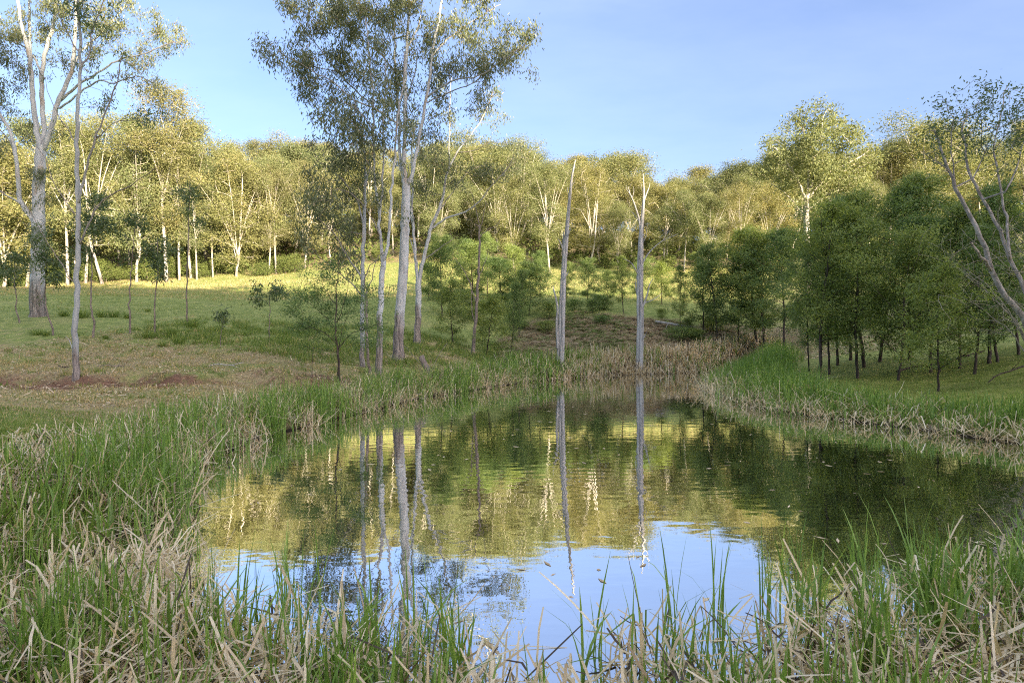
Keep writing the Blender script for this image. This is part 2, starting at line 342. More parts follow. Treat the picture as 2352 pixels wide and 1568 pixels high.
def ground_mat():
    g = NG('ground'); p = g.pos()
    a = g.n('ShaderNodeAttribute'); a.attribute_name = 'zone'
    sep = g.n('ShaderNodeSeparateColor'); g.l(a.outputs['Color'], sep.inputs[0])
    n1 = g.noise(p, 0.35, 5, 0.6); n2 = g.noise(p, 2.2, 6, 0.65); n3 = g.noise(p, 11, 5, 0.7)
    pas = g.ramp(n2, [(0.30, (0.13, 0.17, 0.05)), (0.5, (0.24, 0.285, 0.085)), (0.7, (0.38, 0.39, 0.15))])
    pas = g.mix(g.rng(n1, 0.5, 0.68, 0, 0.6), pas, (0.36, 0.35, 0.14))
    pas = g.mul(pas, g.ramp(n3, [(0.3, (0.75, 0.75, 0.75)), (0.7, (1.15, 1.15, 1.15))]))
    dry = g.ramp(n3, [(0.32, (0.17, 0.125, 0.065)), (0.5, (0.34, 0.265, 0.14)), (0.7, (0.50, 0.40, 0.24))])
    dry = g.mix(g.rng(g.math('ADD', n1, g.math('MULTIPLY', g.math('SUBTRACT', n2, 0.5), 0.7)), 0.36, 0.58, 0.85, 0.0), dry, (0.24, 0.26, 0.08))
    dirt = g.ramp(n2, [(0.3, (0.14, 0.078, 0.05)), (0.7, (0.26, 0.155, 0.10))])
    dirt = g.mul(dirt, g.ramp(n3, [(0.3, (0.7, 0.7, 0.7)), (0.7, (1.15, 1.1, 1.1))]))
    brn = g.ramp(n3, [(0.3, (0.12, 0.09, 0.06)), (0.55, (0.26, 0.205, 0.135)), (0.75, (0.39, 0.315, 0.21))])
    brn = g.mix(g.rng(n2, 0.45, 0.6, 0, 0.65), brn, (0.16, 0.185, 0.06))
    mos = g.ramp(n2, [(0.3, (0.12, 0.145, 0.035)), (0.5, (0.21, 0.255, 0.055)), (0.72, (0.34, 0.34, 0.11))])
    mos = g.mul(mos, g.ramp(n3, [(0.3, (0.7, 0.7, 0.7)), (0.7, (1.15, 1.15, 1.1))]))
    def edge(s, w=0.5):
        return g.rng(g.math('ADD', s, g.math('ADD', g.math('MULTIPLY', g.math('SUBTRACT', n2, 0.5), 1.1), g.math('MULTIPLY', g.math('SUBTRACT', n1, 0.5), 1.2))), 0.30, 0.70)
    c = g.mix(edge(sep.outputs[2]), pas, brn)
    c = g.mix(edge(sep.outputs[1]), c, dry)
    c = g.mix(edge(a.outputs['Alpha']), c, mos)
    c = g.mix(edge(sep.outputs[0]), c, dirt)
    zz = g.n('ShaderNodeSeparateXYZ'); g.l(p, zz.inputs[0])
    c = g.mix(g.rng(zz.outputs[2], 0.02, 0.16, 1, 0), c, (0.035, 0.028, 0.02))      # wet mud at the waterline
    hh = g.math('ADD', g.math('MULTIPLY', n2, 0.6), n3)
    return g.done(g.diffuse(c, g.bump(hh, 0.9, 0.06), 1.0, 0.05))
MAT['ground'] = ground_mat()
ground = struct(mesh_np('ground', np.stack([GX, GY, GZ], -1).reshape(-1, 3), GF, MAT['ground'], attrs={'zone': z4}, smooth=True))

# ------------------------------------------------------------------ water
def water_mat():
    g = NG('water'); p = g.pos()
    # faint rings of ripples plus a slow swell, all of a fraction of a millimetre
    def rings(cx, cy, wl, seed):
        m = g.n('ShaderNodeMapping'); g.l(p, m.inputs['Vector']); m.inputs['Location'].default_value = (-cx, -cy, 0)
        d = g.n('ShaderNodeVectorMath', operation='LENGTH'); g.l(m.outputs[0], d.inputs[0])
        wob = g.math('MULTIPLY', g.noise(g.vmap(p, (.5, .5, 1)), 1.0, 2), 3.0+seed)
        return g.math('SINE', g.math('ADD', g.math('MULTIPLY', d.outputs['Value'], 6.283/wl), wob))
    mask1 = g.rng(g.noise(g.vmap(p, (.16, .16, 1)), 1.0, 2), 0.40, 0.62)
    sxyz = g.n('ShaderNodeSeparateXYZ'); g.l(p, sxyz.inputs[0])
    mid = g.math('MULTIPLY', g.rng(sxyz.outputs[1], 5.2, 8.5), g.rng(sxyz.outputs[1], 20, 27, 1, 0))
    r = g.math('ADD', g.math('MULTIPLY', rings(2.2, 30, 0.24, 0), 0.00016), g.math('MULTIPLY', rings(-9, 24, 0.31, 2), 0.00015))
    r = g.math('MULTIPLY', r, g.math('MULTIPLY', mid, g.math('ADD', 0.35, mask1)))
    sw = g.math('MULTIPLY', g.math('SUBTRACT', g.noise(g.vmap(p, (1.9, 3.2, 1)), 1.0, 2, 0.5), 0.5), 0.0024)
    sw2 = g.math('MULTIPLY', g.math('SUBTRACT', g.noise(g.vmap(p, (5, 11, 1)), 1.0, 2, 0.5), 0.5), 0.0004)
    b = g.bump(g.math('ADD', r, g.math('ADD', sw, sw2)), 1.0, 1.0)
    gl = g.n('ShaderNodeBsdfGlossy'); gl.inputs['Roughness'].default_value = 0.0; gl.inputs[0].default_value = (0.97, 0.97, 0.97, 1); g.l(b, gl.inputs['Normal'])
    df = g.n('ShaderNodeBsdfDiffuse'); df.inputs[0].default_value = (0.03, 0.032, 0.018, 1)
    fr = g.n('ShaderNodeFresnel'); fr.inputs['IOR'].default_value = 1.6; g.l(b, fr.inputs['Normal'])
    mx = g.n('ShaderNodeMixShader'); g.l(g.rng(fr.outputs[0], 0.03, 0.35, 0.72, 0.95), mx.inputs[0])
    g.l(df.outputs[0], mx.inputs[1]); g.l(gl.outputs[0], mx.inputs[2])
    return g.done(mx.outputs[0])
MAT['water'] = water_mat()
wx0, wx1, wy0, wy1 = -6.4, 19.5, 1.9, 43.0
wgx = np.linspace(wx0, wx1, 14); wgy = np.linspace(wy0, wy1, 22); WX, WY = np.meshgrid(wgx, wgy)
wi = np.arange(WX.size).reshape(WX.shape)
WF = np.stack([wi[:-1, :-1], wi[:-1, 1:], wi[1:, 1:], wi[1:, :-1]], -1).reshape(-1, 4)
water = struct(mesh_np('water', np.stack([WX, WY, 0*WX], -1).reshape(-1, 3), WF, MAT['water']))

# ------------------------------------------------------------------ tree building
def spline(P, step):
    P = np.asarray(P, float)
    if len(P) == 2: P = np.array([P[0], (P[0]+P[1])/2, P[1]])
    Q = np.vstack([2*P[0]-P[1], P, 2*P[-1]-P[-2]]); out = []
    for i in range(1, len(Q)-2):
        n = max(1, int(np.ceil(np.linalg.norm(Q[i+1, :3]-Q[i, :3])/step)))
        for k in range(n):
            t = k/n
            out.append(0.5*((2*Q[i])+(-Q[i-1]+Q[i+1])*t+(2*Q[i-1]-5*Q[i]+4*Q[i+1]-Q[i+2])*t*t+(-Q[i-1]+3*Q[i]-3*Q[i+1]+Q[i+2])*t**3))
    out.append(P[-1]); return np.array(out)

class Sk:
    """a tree skeleton: limbs with given radii, then twigs grown towards the leaf sprays"""
    def __init__(s, cap=30000):
        s.P = np.zeros((cap, 3)); s.R = np.zeros(cap); s.par = np.full(cap, -1, int); s.n = 0
    def add(s, p, r, par):
        s.P[s.n] = p; s.R[s.n] = r; s.par[s.n] = par; s.n += 1; return s.n-1
    def limb(s, pts, step=0.4, root=False, jit=0.0, rg=None):
        Q = spline(pts, step); prev = -1
        if not root and s.n:
            prev = int(np.argmin(((s.P[:s.n]-Q[0, :3])**2).sum(1)))
        for i, q in enumerate(Q):
            p = q[:3].copy()
            if jit and rg is not None and i: p += rg.normal(0, jit, 3)
            prev = s.add(p, max(q[3], 0.004), prev)
    def grow(s, A, step=0.45, up=0.15, tip=0.007, rg=rng, jit=0.06, rmax=None):
        d0 = np.array([((s.P[:s.n]-a)**2).sum(1).min() for a in A]); ends = []
        for a in A[np.argsort(d0)]:
            v = a-s.P[:s.n]; d = np.sqrt((v**2).sum(1)); cost = d*(1+0.9*np.clip(-v[:, 2]/(d+1e-6), -0.15, 1))
            if rmax: cost = cost+0*cost
            j = int(np.argmin(cost)); L = d[j]; n = max(1, int(L/step)); p0 = s.P[j].copy()
            c = p0+(a-p0)*0.5+np.array((0, 0, up*L))+rg.normal(0, 0.07*L, 3); prev = j
            for k in range(1, n+1):
                t = k/n; q = (1-t)**2*p0+2*t*(1-t)*c+t*t*a
                if k < n: q = q+rg.normal(0, jit*step, 3)
                prev = s.add(q, 0, prev)
            ends.append(prev)
        s.tip = tip; return np.array(ends)
    def mesh(s, base, sides=(9, 6, 4, 3), ex=2.35, flare=0.0):
        n = s.n; tip = getattr(s, 'tip', .007); acc = np.zeros(n); kids = [[] for _ in range(n)]
        R = s.R[:n].copy(); grown = R == 0
        for i in range(n-1, -1, -1):
            if grown[i]: R[i] = max(tip, acc[i]**(1/ex))
            j = s.par[i]
            if j >= 0:
                acc[j] += R[i]**ex if grown[i] else 0
                kids[j].append(i)
        for i in range(n):                     # a twig is never thicker than what bears it
            j = s.par[i]
            if j >= 0: R[i] = min(R[i], R[j]*(1.0 if grown[i] else 1.3))
        V = []; Fc = []; H = []; RA = []; off = 0
        starts = [(i, -1) for i in range(n) if s.par[i] < 0]
        while starts:
            i, pj = starts.pop(); ch = [pj] if pj >= 0 else []
            while True:
                ch.append(i)
                if not kids[i]: break
                k = sorted(kids[i], key=lambda q: -R[q])
                for q in k[1:]: starts.append((q, i))
                i = k[0]
            if len(ch) < 2: continue
            P = s.P[ch]; r = R[ch].copy()
            if pj >= 0: r[0] = min(r[0], r[1]*1.15)
            m = r.max(); ns = sides[0] if m > .09 else sides[1] if m > .035 else sides[2] if m > .012 else sides[3]
            T = np.gradient(P, axis=0); T /= np.linalg.norm(T, axis=1)[:, None]+1e-9
            ref = np.array((0.13, 0.97, 0.21)) if abs(T[0, 1]) < .9 else np.array((1, 0, 0))
            A1 = np.cross(T, ref); A1 /= np.linalg.norm(A1, axis=1)[:, None]+1e-9; B1 = np.cross(T, A1)
            th = np.linspace(0, 2*np.pi, ns, endpoint=False)
            rr = r[:, None]*np.ones(ns)
            if m > .09:
                hh = P[:, 2]-base[2]
                lump = 1+0.05*np.sin(3*th[None]+hh[:, None]*.7)+0.035*np.sin(5*th[None]-hh[:, None]*1.1+1)
                if flare: lump = lump+flare*np.exp(-np.clip(hh, 0, 99)/0.45)[:, None]*(0.6+0.4*np.sin(4*th[None]+1))
                rr = rr*lump
            ring = P[:, None]+rr[..., None]*(np.cos(th)[None, :, None]*A1[:, None]+np.sin(th)[None, :, None]*B1[:, None])
            V.append(ring.reshape(-1, 3)); L = len(ch)
            H.append(np.repeat(P[:, 2]-base[2], ns)); RA.append(np.repeat(r, ns))
            q = np.arange(L*ns).reshape(L, ns); qa = q[:-1]; qb = q[1:]
            Fc.append(np.stack([qa, np.roll(qa, -1, 1), np.roll(qb, -1, 1), qb], -1).reshape(-1, 4)+off); off += L*ns
        return np.vstack(V)-base, np.vstack(Fc), np.concatenate(H), np.concatenate(RA)

def leaves(cen, k, spread, ln, wd, droop, rg, flat=1.0, bias=None):
    """k leaves round each spray centre; each a slim rhombus with a fold, hanging by 'droop'"""
    n = len(cen)*k; c = np.repeat(cen, k, 0)+rg.normal(0, 1, (n, 3))*np.array((spread, spread, spread*flat))
    d = rg.normal(0, 1, (n, 3)); d /= np.linalg.norm(d, axis=1)[:, None]; d[:, 2] -= droop; d /= np.linalg.norm(d, axis=1)[:, None]
    w = np.cross(d, rg.normal(0, 1, (n, 3))); w /= np.linalg.norm(w, axis=1)[:, None]+1e-9
    L = ln*rg.uniform(.65, 1.3, n)[:, None]; Wd = wd*rg.uniform(.7, 1.25, n)[:, None]
    V = np.stack([c, c+d*L*.42+w*Wd*.5, c+d*L, c+d*L*.42-w*Wd*.5], 1).reshape(-1, 3)
    Fq = np.arange(n*4).reshape(n, 4)
    b = np.repeat(np.zeros(len(cen)) if bias is None else bias, k)
    rnd = np.clip(rg.uniform(0, 1, n)*.75+.12+b+np.repeat(rg.normal(0, .10, len(cen)), k), 0, 1)
    return V, Fq, np.repeat(rnd, 4)

def px_limb(y, pts, w0, w1, yend=0.0, slim=.88):
    """limb traced in photo pixels: (u, v) or (u, v, metres nearer/farther); widths in pixels, depth drifting by yend"""
    out = []; n = len(pts)
    for i, p in enumerate(pts):
        t = i/(n-1); yy = y+(p[2] if len(p) > 2 else yend*t)
        wpx = (w0+(w1-w0)*t**0.8)*slim
        out.append((*W(p[0], p[1], yy), wpx/2/F*yy))
    return np.array(out)

def px_clumps(y, cl, rg, dens=1.0, depth=0.9, per=0.0042):
    """spray centres filling ellipses (u, v, ru, rv, [density, [dy]]) given in photo pixels"""
    A = []
    for c in cl:
        u, v, ru, rv = c[:4]; dn = c[4] if len(c) > 4 else 1.0; dy = c[5] if len(c) > 5 else rg.uniform(-1, 1)*ru/F*y*.8
        n = max(2, int(math.pi*ru*rv*per*dn*dens)); m = max(2, n//(6 if n > 40 else 2)); own = rg.integers(0, m, n); sc = 9.0*min(1.6, max(.95, 30.0/y))
        r = np.sqrt(rg.uniform(0, 1, m)); t = rg.uniform(0, 2*np.pi, m)
        uu = (u+ru*r*np.cos(t))[own]+rg.normal(0, sc, n); vv = (v+rv*r*np.sin(t))[own]+rg.normal(0, sc*.75, n)
        yy = y+dy+(rg.normal(0, .45, m)*ru/F*y*depth)[own]+rg.normal(0, sc/F*y, n)
        A.append(np.stack([(uu-CU)/F*yy, yy, CH+(CV-vv)/F*yy], -1))
    return np.vstack(A)

def build_tree(name, label, cat, base, sk, cen, leafp, bark, leafm, group=None, flare=0.25, sides=(10, 7, 4, 3), seed=1):
    rg = np.random.default_rng(seed)
    e = thing(name, label, cat, base, group)
    V, Fq, H, R = sk.mesh(np.array(base), sides, flare=flare)
    mesh_np('trunk', V, Fq, MAT[bark], e, {'h': H, 'rad': R}, True)
    if cen is not None and len(cen):
        k, spread, ln, wd, droop, flat = leafp
        V, Fq, rnd = leaves(cen-np.array(base), k, spread, ln, wd, droop, rg, flat)
        mesh_np('crown', V, Fq, MAT[leafm], e, {'rnd': rnd})
    return e

# ------------------------------------------------------------------ the sunlit gum forest beyond the pasture
def gum_proto(seed, H, fork, nl, spreadw, ncl, clr, leafk=58, lowb=0.0):
    """a pale-trunked gum: bare bole, steep limbs, foliage in rounded clumps held at the ends"""
    rg = np.random.default_rng(seed); sk = Sk()
    r0 = H*0.0082; fz = H*fork; lean = rg.normal(0, .03, 2)*H
    tr = [(0, 0, -0.6, r0*1.25), (0, 0, .4, r0*1.1), (lean[0]*.3+rg.normal(0, .12), lean[1]*.3, fz*.5, r0*.9), (lean[0]*.6, lean[1]*.6, fz, r0*.72),
          (lean[0]+rg.normal(0, .4), lean[1]+rg.normal(0, .4), H*.72, r0*.42), (lean[0]*1.2, lean[1]*1.2, H*.9, r0*.14)]
    sk.limb(tr, 0.8, True)
    tops = []
    for i in range(nl):
        a = i/nl*2*np.pi+rg.uniform(-.5, .5); z0 = fz*rg.uniform(.75, 1.35); rad = spreadw*rg.uniform(.6, 1.1); z1 = H*rg.uniform(.68, .92)
        b = np.array((lean[0]*z0/H, lean[1]*z0/H, z0)); e = np.array((np.cos(a)*rad, np.sin(a)*rad, z1))
        m = b+(e-b)*np.array((.45, .45, .55)); r1 = r0*rg.uniform(.36, .52)
        sk.limb([(*b, r1), (*m, r1*.7), (*e, r1*.25)], 0.8); tops.append(e)
    cl = []
    for i in range(ncl):
        a = rg.uniform(0, 2*np.pi); q = rg.uniform(0, 1)**.55
        zz = H*(fork*.75+(1-fork*.75)*rg.uniform(lowb, 1)**.85); prof = np.sin(np.clip((zz/H-fork*.75)/(1-fork*.75), 0, 1)**.85*np.pi*.80+.38)
        cl.append((np.cos(a)*q*spreadw*1.15*prof, np.sin(a)*q*spreadw*1.15*prof, zz))
    cl = np.array(cl+[tuple(t) for t in tops]+[(lean[0]*1.2, lean[1]*1.2, H*.93)]); A = []; bias = []
    for c in cl:
        n = 9; r = clr*rg.uniform(.7, 1.25); t = rg.normal(0, 1, (n, 3)); t /= np.linalg.norm(t, axis=1)[:, None]; t[:, 2] = t[:, 2]*.85+.1
        A.append(c+t*r*rg.uniform(.5, 1, n)[:, None])
    A = np.vstack(A); A[:, 2] = np.minimum(A[:, 2], H)
    sk.grow(A, 0.9, 0.1, 0.028, rg)
    V, Fq, Hh, R = sk.mesh(np.zeros(3), (8, 5, 3, 3), flare=.08)
    t = mesh_np('trunk', V, Fq, MAT['bark_far'], None, {'h': Hh, 'rad': R}, True)
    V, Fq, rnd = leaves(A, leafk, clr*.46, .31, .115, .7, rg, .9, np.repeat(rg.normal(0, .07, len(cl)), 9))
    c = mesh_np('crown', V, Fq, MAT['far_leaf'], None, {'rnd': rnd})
    return as_proto(t, c)

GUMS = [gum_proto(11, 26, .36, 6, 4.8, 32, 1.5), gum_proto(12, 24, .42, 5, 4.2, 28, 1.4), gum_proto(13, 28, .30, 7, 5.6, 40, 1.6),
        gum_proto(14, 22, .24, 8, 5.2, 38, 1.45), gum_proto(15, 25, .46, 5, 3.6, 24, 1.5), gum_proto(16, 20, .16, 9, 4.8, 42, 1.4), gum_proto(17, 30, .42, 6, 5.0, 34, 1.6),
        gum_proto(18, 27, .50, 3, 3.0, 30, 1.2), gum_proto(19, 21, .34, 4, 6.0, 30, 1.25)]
GH = [26, 24, 28, 22, 25, 20, 30, 27, 21]
placed = []
def edge_gum(u, vb, vt, p, y, label, rz, wide=1.0):
    """a gum whose foot and top are read off the photo"""
    x, z = (u-CU)/F*y, 0.0
    z = float(height(np.array(x), np.array(y))); top = CH+(CV-vt)/F*y; s = (top-z)/GH[p]
    placed.append((x, y)); place_copy(GUMS[p], 'gum_tree', label, 'tree', (x, y, z-.1), 'gum trees along the far edge of the pasture', rz, (s*wide, s*wide, s))
edge_gum(10, 655, 320, 5, 97, 'dense gum beyond the pasture, at the far left edge of the photo', .3, 1.3)
edge_gum(62, 655, 290, 3, 101, 'leafy gum at the pasture edge, just behind the big pale trunk on the left', 2.0)
edge_gum(155, 653, 272, 1, 96, 'pale gum at the pasture edge, seen just left of the slender bare-stemmed tree', 1.2)
edge_gum(197, 648, 300, 4, 99, 'gum at the pasture edge, just right of the slender bare-stemmed tree', 4.0)
edge_gum(234, 648, 265, 2, 95, 'thick white-trunked gum at the pasture edge, first big trunk right of the slender tree', 5.1)
edge_gum(314, 643, 282, 3, 97, 'white-trunked gum at the pasture edge, short of the tallest gum on its left side', .9)
edge_gum(382, 638, 196, 6, 96, 'tallest white gum at the left pasture edge, its crown standing above the skyline', 3.0, 1.0)
edge_gum(412, 638, 330, 1, 98, 'white gum at the pasture edge, close on the right of the tallest one', 3.6)
edge_gum(438, 635, 288, 3, 100, 'spreading gum at the pasture edge, second trunk right of the tallest one', 5.5)
edge_gum(452, 635, 420, 4, 97, 'short slim gum at the pasture edge, third trunk right of the tallest one', 1.0)
edge_gum(489, 630, 372, 1, 99, 'slim straight gum standing clear in front of dark forest shade', 2.7, .8)
edge_gum(543, 630, 352, 5, 99, 'many-branched pale gum at the pasture edge, fanning out low like a vase', 4.4, 1.1)
edge_gum(578, 628, 400, 3, 106, 'gum with a leaning bole right of the vase-shaped pale gum', .4)
edge_gum(617, 628, 385, 0, 100, 'left one of the two slim white gums near the middle of the pasture edge', 5.8, .8)
edge_gum(634, 626, 360, 1, 101, 'right one of the two slim white gums near the middle of the pasture edge', 2.2, .9)
edge_gum(700, 622, 380, 3, 103, 'brown-stemmed gum at the pasture edge, left of the clump of big pond-side gums', 1.9)
edge_gum(760, 615, 400, 2, 106, 'gum at the pasture edge, half hidden by the leftmost pond-side gum', 3.3)
edge_gum(903, 610, 430, 4, 109, 'gum at the top of the pasture, seen between two big pond-side trunks', .7)
edge_gum(1010, 620, 420, 5, 104, 'gum at the top of the pasture, seen behind the forked pond-side gum', 2.5, 1.1)
edge_gum(1180, 640, 410, 3, 96, 'yellowish gum behind the green wattles, left of the pointed dead trunk', 4.9)
edge_gum(1262, 640, 372, 0, 92, 'tall sunlit gum rising just left of the pointed dead trunk', 1.4, 1.1)
edge_gum(1352, 640, 380, 2, 94, 'broad domed sunlit gum rising just right of the pointed dead trunk', .2, 1.15)
edge_gum(1420, 640, 470, 3, 98, 'lower sunlit gum between the two dead trunks', 3.7)
edge_gum(1530, 643, 470, 1, 96, 'sunlit gum right of the branched dead trunk', 4.6, 1.2)
edge_gum(1571, 643, 440, 4, 93, 'white-boled gum at the pasture edge, second right of the branched dead trunk', 2.9, 1.2)
edge_gum(1626, 645, 450, 3, 90, 'sunlit gum behind the right-hand wattles, left of the great domed gum', 1.1)
edge_gum(1700, 650, 425, 0, 88, 'dark-topped gum on the left of the great domed gum', 5.3)
edge_gum(1770, 650, 420, 5, 92, 'low gum at the left foot of the great domed gum', .8)
edge_gum(2000, 640, 415, 2, 96, 'sunlit gum behind the wattle thicket, right of the great domed gum', 2.4)
edge_gum(2100, 640, 400, 3, 100, 'sunlit gum behind the wattle thicket, far right', 3.9, 1.2)

rgf = np.random.default_rng(5)
cand = []
for y in (111, 120, 130, 141, 153, 166, 180, 195, 212, 232):
    for x in np.arange(-.96*y, .98*y, 5.0+y*.028):
        cand.append((x+rgf.uniform(-3.3, 3.3), y+rgf.uniform(-3.6, 3.6)))
cand = np.array(cand); HZ = height(cand[:, 0], cand[:, 1])
def zone_of(u):
    for lim, nm in ((230, 'at the far left'), (480, 'around the tallest left gum'), (700, 'left of the pond-side gum clump'), (960, 'behind the pond-side gum clump'), (1240, 'left of the pointed dead trunk'),
                    (1480, 'between the two dead trunks'), (1760, 'right of the branched dead trunk'), (2040, 'behind the great domed gum')):
        if u < lim: return nm
    return 'behind the leaning tree at far right'
nhill = 0
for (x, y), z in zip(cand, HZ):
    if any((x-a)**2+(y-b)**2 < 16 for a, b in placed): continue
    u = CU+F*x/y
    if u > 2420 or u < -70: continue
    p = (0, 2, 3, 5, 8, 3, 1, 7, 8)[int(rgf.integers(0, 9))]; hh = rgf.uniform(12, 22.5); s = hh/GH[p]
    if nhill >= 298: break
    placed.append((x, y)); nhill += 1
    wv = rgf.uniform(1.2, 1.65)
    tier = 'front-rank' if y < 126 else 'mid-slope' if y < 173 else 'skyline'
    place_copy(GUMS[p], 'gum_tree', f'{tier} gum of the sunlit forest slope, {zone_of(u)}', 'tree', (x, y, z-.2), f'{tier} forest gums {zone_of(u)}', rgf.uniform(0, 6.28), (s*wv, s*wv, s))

# low shrubs along the forest edge
def shrub_proto(seed, H, Wd):
    rg = np.random.default_rng(seed); sk = Sk(6000)
    sk.limb([(0, 0, -.2, .05), (0, 0, H*.25, .04)], .2, True)
    n = 46; a = rg.uniform(0, 6.28, n); q = np.sqrt(rg.uniform(0, 1, n)); z = H*rg.uniform(.18, 1, n)
    pr = np.sin(np.clip(z/H, 0, 1)*2.6+.3)
    A = np.stack([np.cos(a)*q*Wd*pr, np.sin(a)*q*Wd*pr, z], -1); sk.grow(A, .4, .1, .012, rg)
    V, Fq, Hh, R = sk.mesh(np.zeros(3), (5, 4, 3, 3))
    t = mesh_np('stem', V, Fq, MAT['bark_sapling'], None, {'h': Hh, 'rad': R})
    V, Fq, rnd = leaves(A, 42, .32, .24, .10, .1, rg); c = mesh_np('foliage', V, Fq, MAT['shrub_leaf'], None, {'rnd': rnd})
    return as_proto(t, c)
SHRUBS = [shrub_proto(s, h, w) for s, h, w in ((61, 2.6, 1.5), (62, 3.4, 1.6), (63, 1.8, 1.7))]
rgs = np.random.default_rng(9)
for u in list(np.arange(-5, 700, 23))+[880, 930, 1000, 1260, 1390, 1440, 1530, 1600]:
    u = u+rgs.uniform(-8, 8); y = rgs.uniform(98, 105) if u < 760 else rgs.uniform(92, 108); x = (u-CU)/F*y
    z = float(height(np.array(x), np.array(y)))
    place_copy(SHRUBS[int(rgs.integers(0, 3))], 'shrub', f'low leafy shrub at the forest edge beyond the pasture, {zone_of(u)}', 'shrub', (x, y, z-.1), f'shrubs along the forest edge {zone_of(u)}', rgs.uniform(0, 6.28), rgs.uniform(.7, 1.5))

# undergrowth that fills the forest floor between the trunks
rg = np.random.default_rng(95); n = 6500; yy = rg.uniform(101, 245, n); uu = rg.uniform(-60, 2420, n); xx = (uu-CU)/F*yy; zz = height(xx, yy)
hu = rg.uniform(.5, 3.2, n)*(.4+.6*sstep(yy, 101, 112)); nl = 9; cen = np.repeat(np.stack([xx, yy, zz+hu*.55], -1), 1, 0)
V, Fq, rnd = leaves(cen, nl, 1.0, .95, .42, .1, rg, .75, np.full(n, -.12))
tag(mesh_np('undergrowth', V, Fq, MAT['shrub_leaf'], None, {'rnd': rnd}), 'scrubby undergrowth between the trunks of the sunlit forest slope', 'undergrowth', kind='stuff')

# ------------------------------------------------------------------ big gums round the pond
def hero(name, label, foot, limbs, clumps, bark, leafm, leafp, seed, depth=.9, dens=1.0, yfoot=None, step=.35, up=.12, tip=.006, flare=.3, group=None, jit=.02, per=.0042, extra=None):
    rg = np.random.default_rng(seed); sk = Sk(40000)
    x, y, z = ground_hit(*foot) if yfoot is None else ((foot[0]-CU)/F*yfoot, yfoot, 0)
    if yfoot is not None: z = float(height(np.array(x), np.array(yfoot)))
    for i, (pts, w0, w1, ye) in enumerate(limbs):
        L = px_limb(y, pts, w0, w1, ye)
        if i == 0:
            L = np.vstack([[*(L[0, :3]-np.array((0, 0, .5))), L[0, 3]*1.1], L]); L[1, 2] = z
            sk.limb(L, step, True, jit, rg)
        else: sk.limb(L, step, False, jit, rg)
    cen = None
    if clumps:
        cen = px_clumps(y, clumps, rg, dens, depth, per); sk.grow(cen, step, up, tip, rg)
    return build_tree(name, label, 'tree', (x, y, z), sk, cen, leafp, bark, leafm, group, flare, seed=seed+1)

LP = (34, .17, .20, .050, 1.3, 1.3)          # leaves per spray, spread, length, width, droop, vertical stretch
# the multi-stemmed gum at the left
hero('gum_tree', 'large pale gum with many upright stems at the left edge of the paddock', (88, 728),
     [([(88, 728), (86, 640), (87, 540), (90, 430), (93, 365), (96, 335)], 36, 22, 0),
      ([(94, 360), (83, 290), (75, 225), (67, 125), (50, 60), (38, -20), (34, -120)], 15, 6, -1.0),
      ([(72, 180), (69, 112), (68, 30), (66, -90)], 9, 4, 1.2),
      ([(97, 350), (101, 300), (95, 200), (102, 125), (124, 50), (128, -30), (130, -130)], 13, 6, .8),
      ([(98, 345), (112, 312), (132, 237), (160, 175), (170, 112), (175, 25), (180, -100)], 14, 6, -.6),
      ([(138, 232), (180, 195), (225, 167), (275, 137), (325, 125), (400, 95)], 7, 2, -2.2),
      ([(130, 250), (150, 240), (220, 187), (262, 192), (312, 175), (350, 190)], 6, 2, -3.0),
      ([(84, 520), (72, 500), (47, 460), (42, 410), (34, 350), (22, 300), (-6, 255), (-40, 200)], 13, 6, -1.5),
      ([(60, 490), (40, 462), (0, 440), (-40, 400)], 6, 3, -2.2),
      ([(42, 400), (25, 330), (2, 300)], 5, 2, 1.0),
      ([(165, 150), (205, 100), (250, 60), (290, 10)], 6, 3, 1.4), ([(100, 180), (70, 120), (20, 90)], 6, 3, 1.6)],
     [(350, 55, 50, 35), (400, 80, 38, 30), (330, 120, 55, 28), (300, 160, 45, 26), (335, 195, 35, 18), (240, 85, 55, 40), (150, 40, 90, 50), (50, 40, 60, 60), (250, 25, 55, 35), (200, 130, 40, 35, .7),
      (20, 180, 40, 40), (10, 100, 40, 40), (120, 130, 50, 40, .6), (230, 235, 35, 20, .8), (60, 280, 30, 30, .6), (-30, 240, 50, 60), (-40, 120, 50, 70), (100, -60, 120, 50), (250, -60, 90, 40), (0, 330, 30, 20, .9), (20, 250, 30, 25, .7),
      (86, 570, 13, 50, 1.2, -.4), (92, 400, 22, 25, 1.2, -.6), (84, 470, 14, 30, .8, -.4), (95, 690, 8, 20, .5, -.4)],
     'bark', 'gum_leaf', LP, 101, dens=1.4)
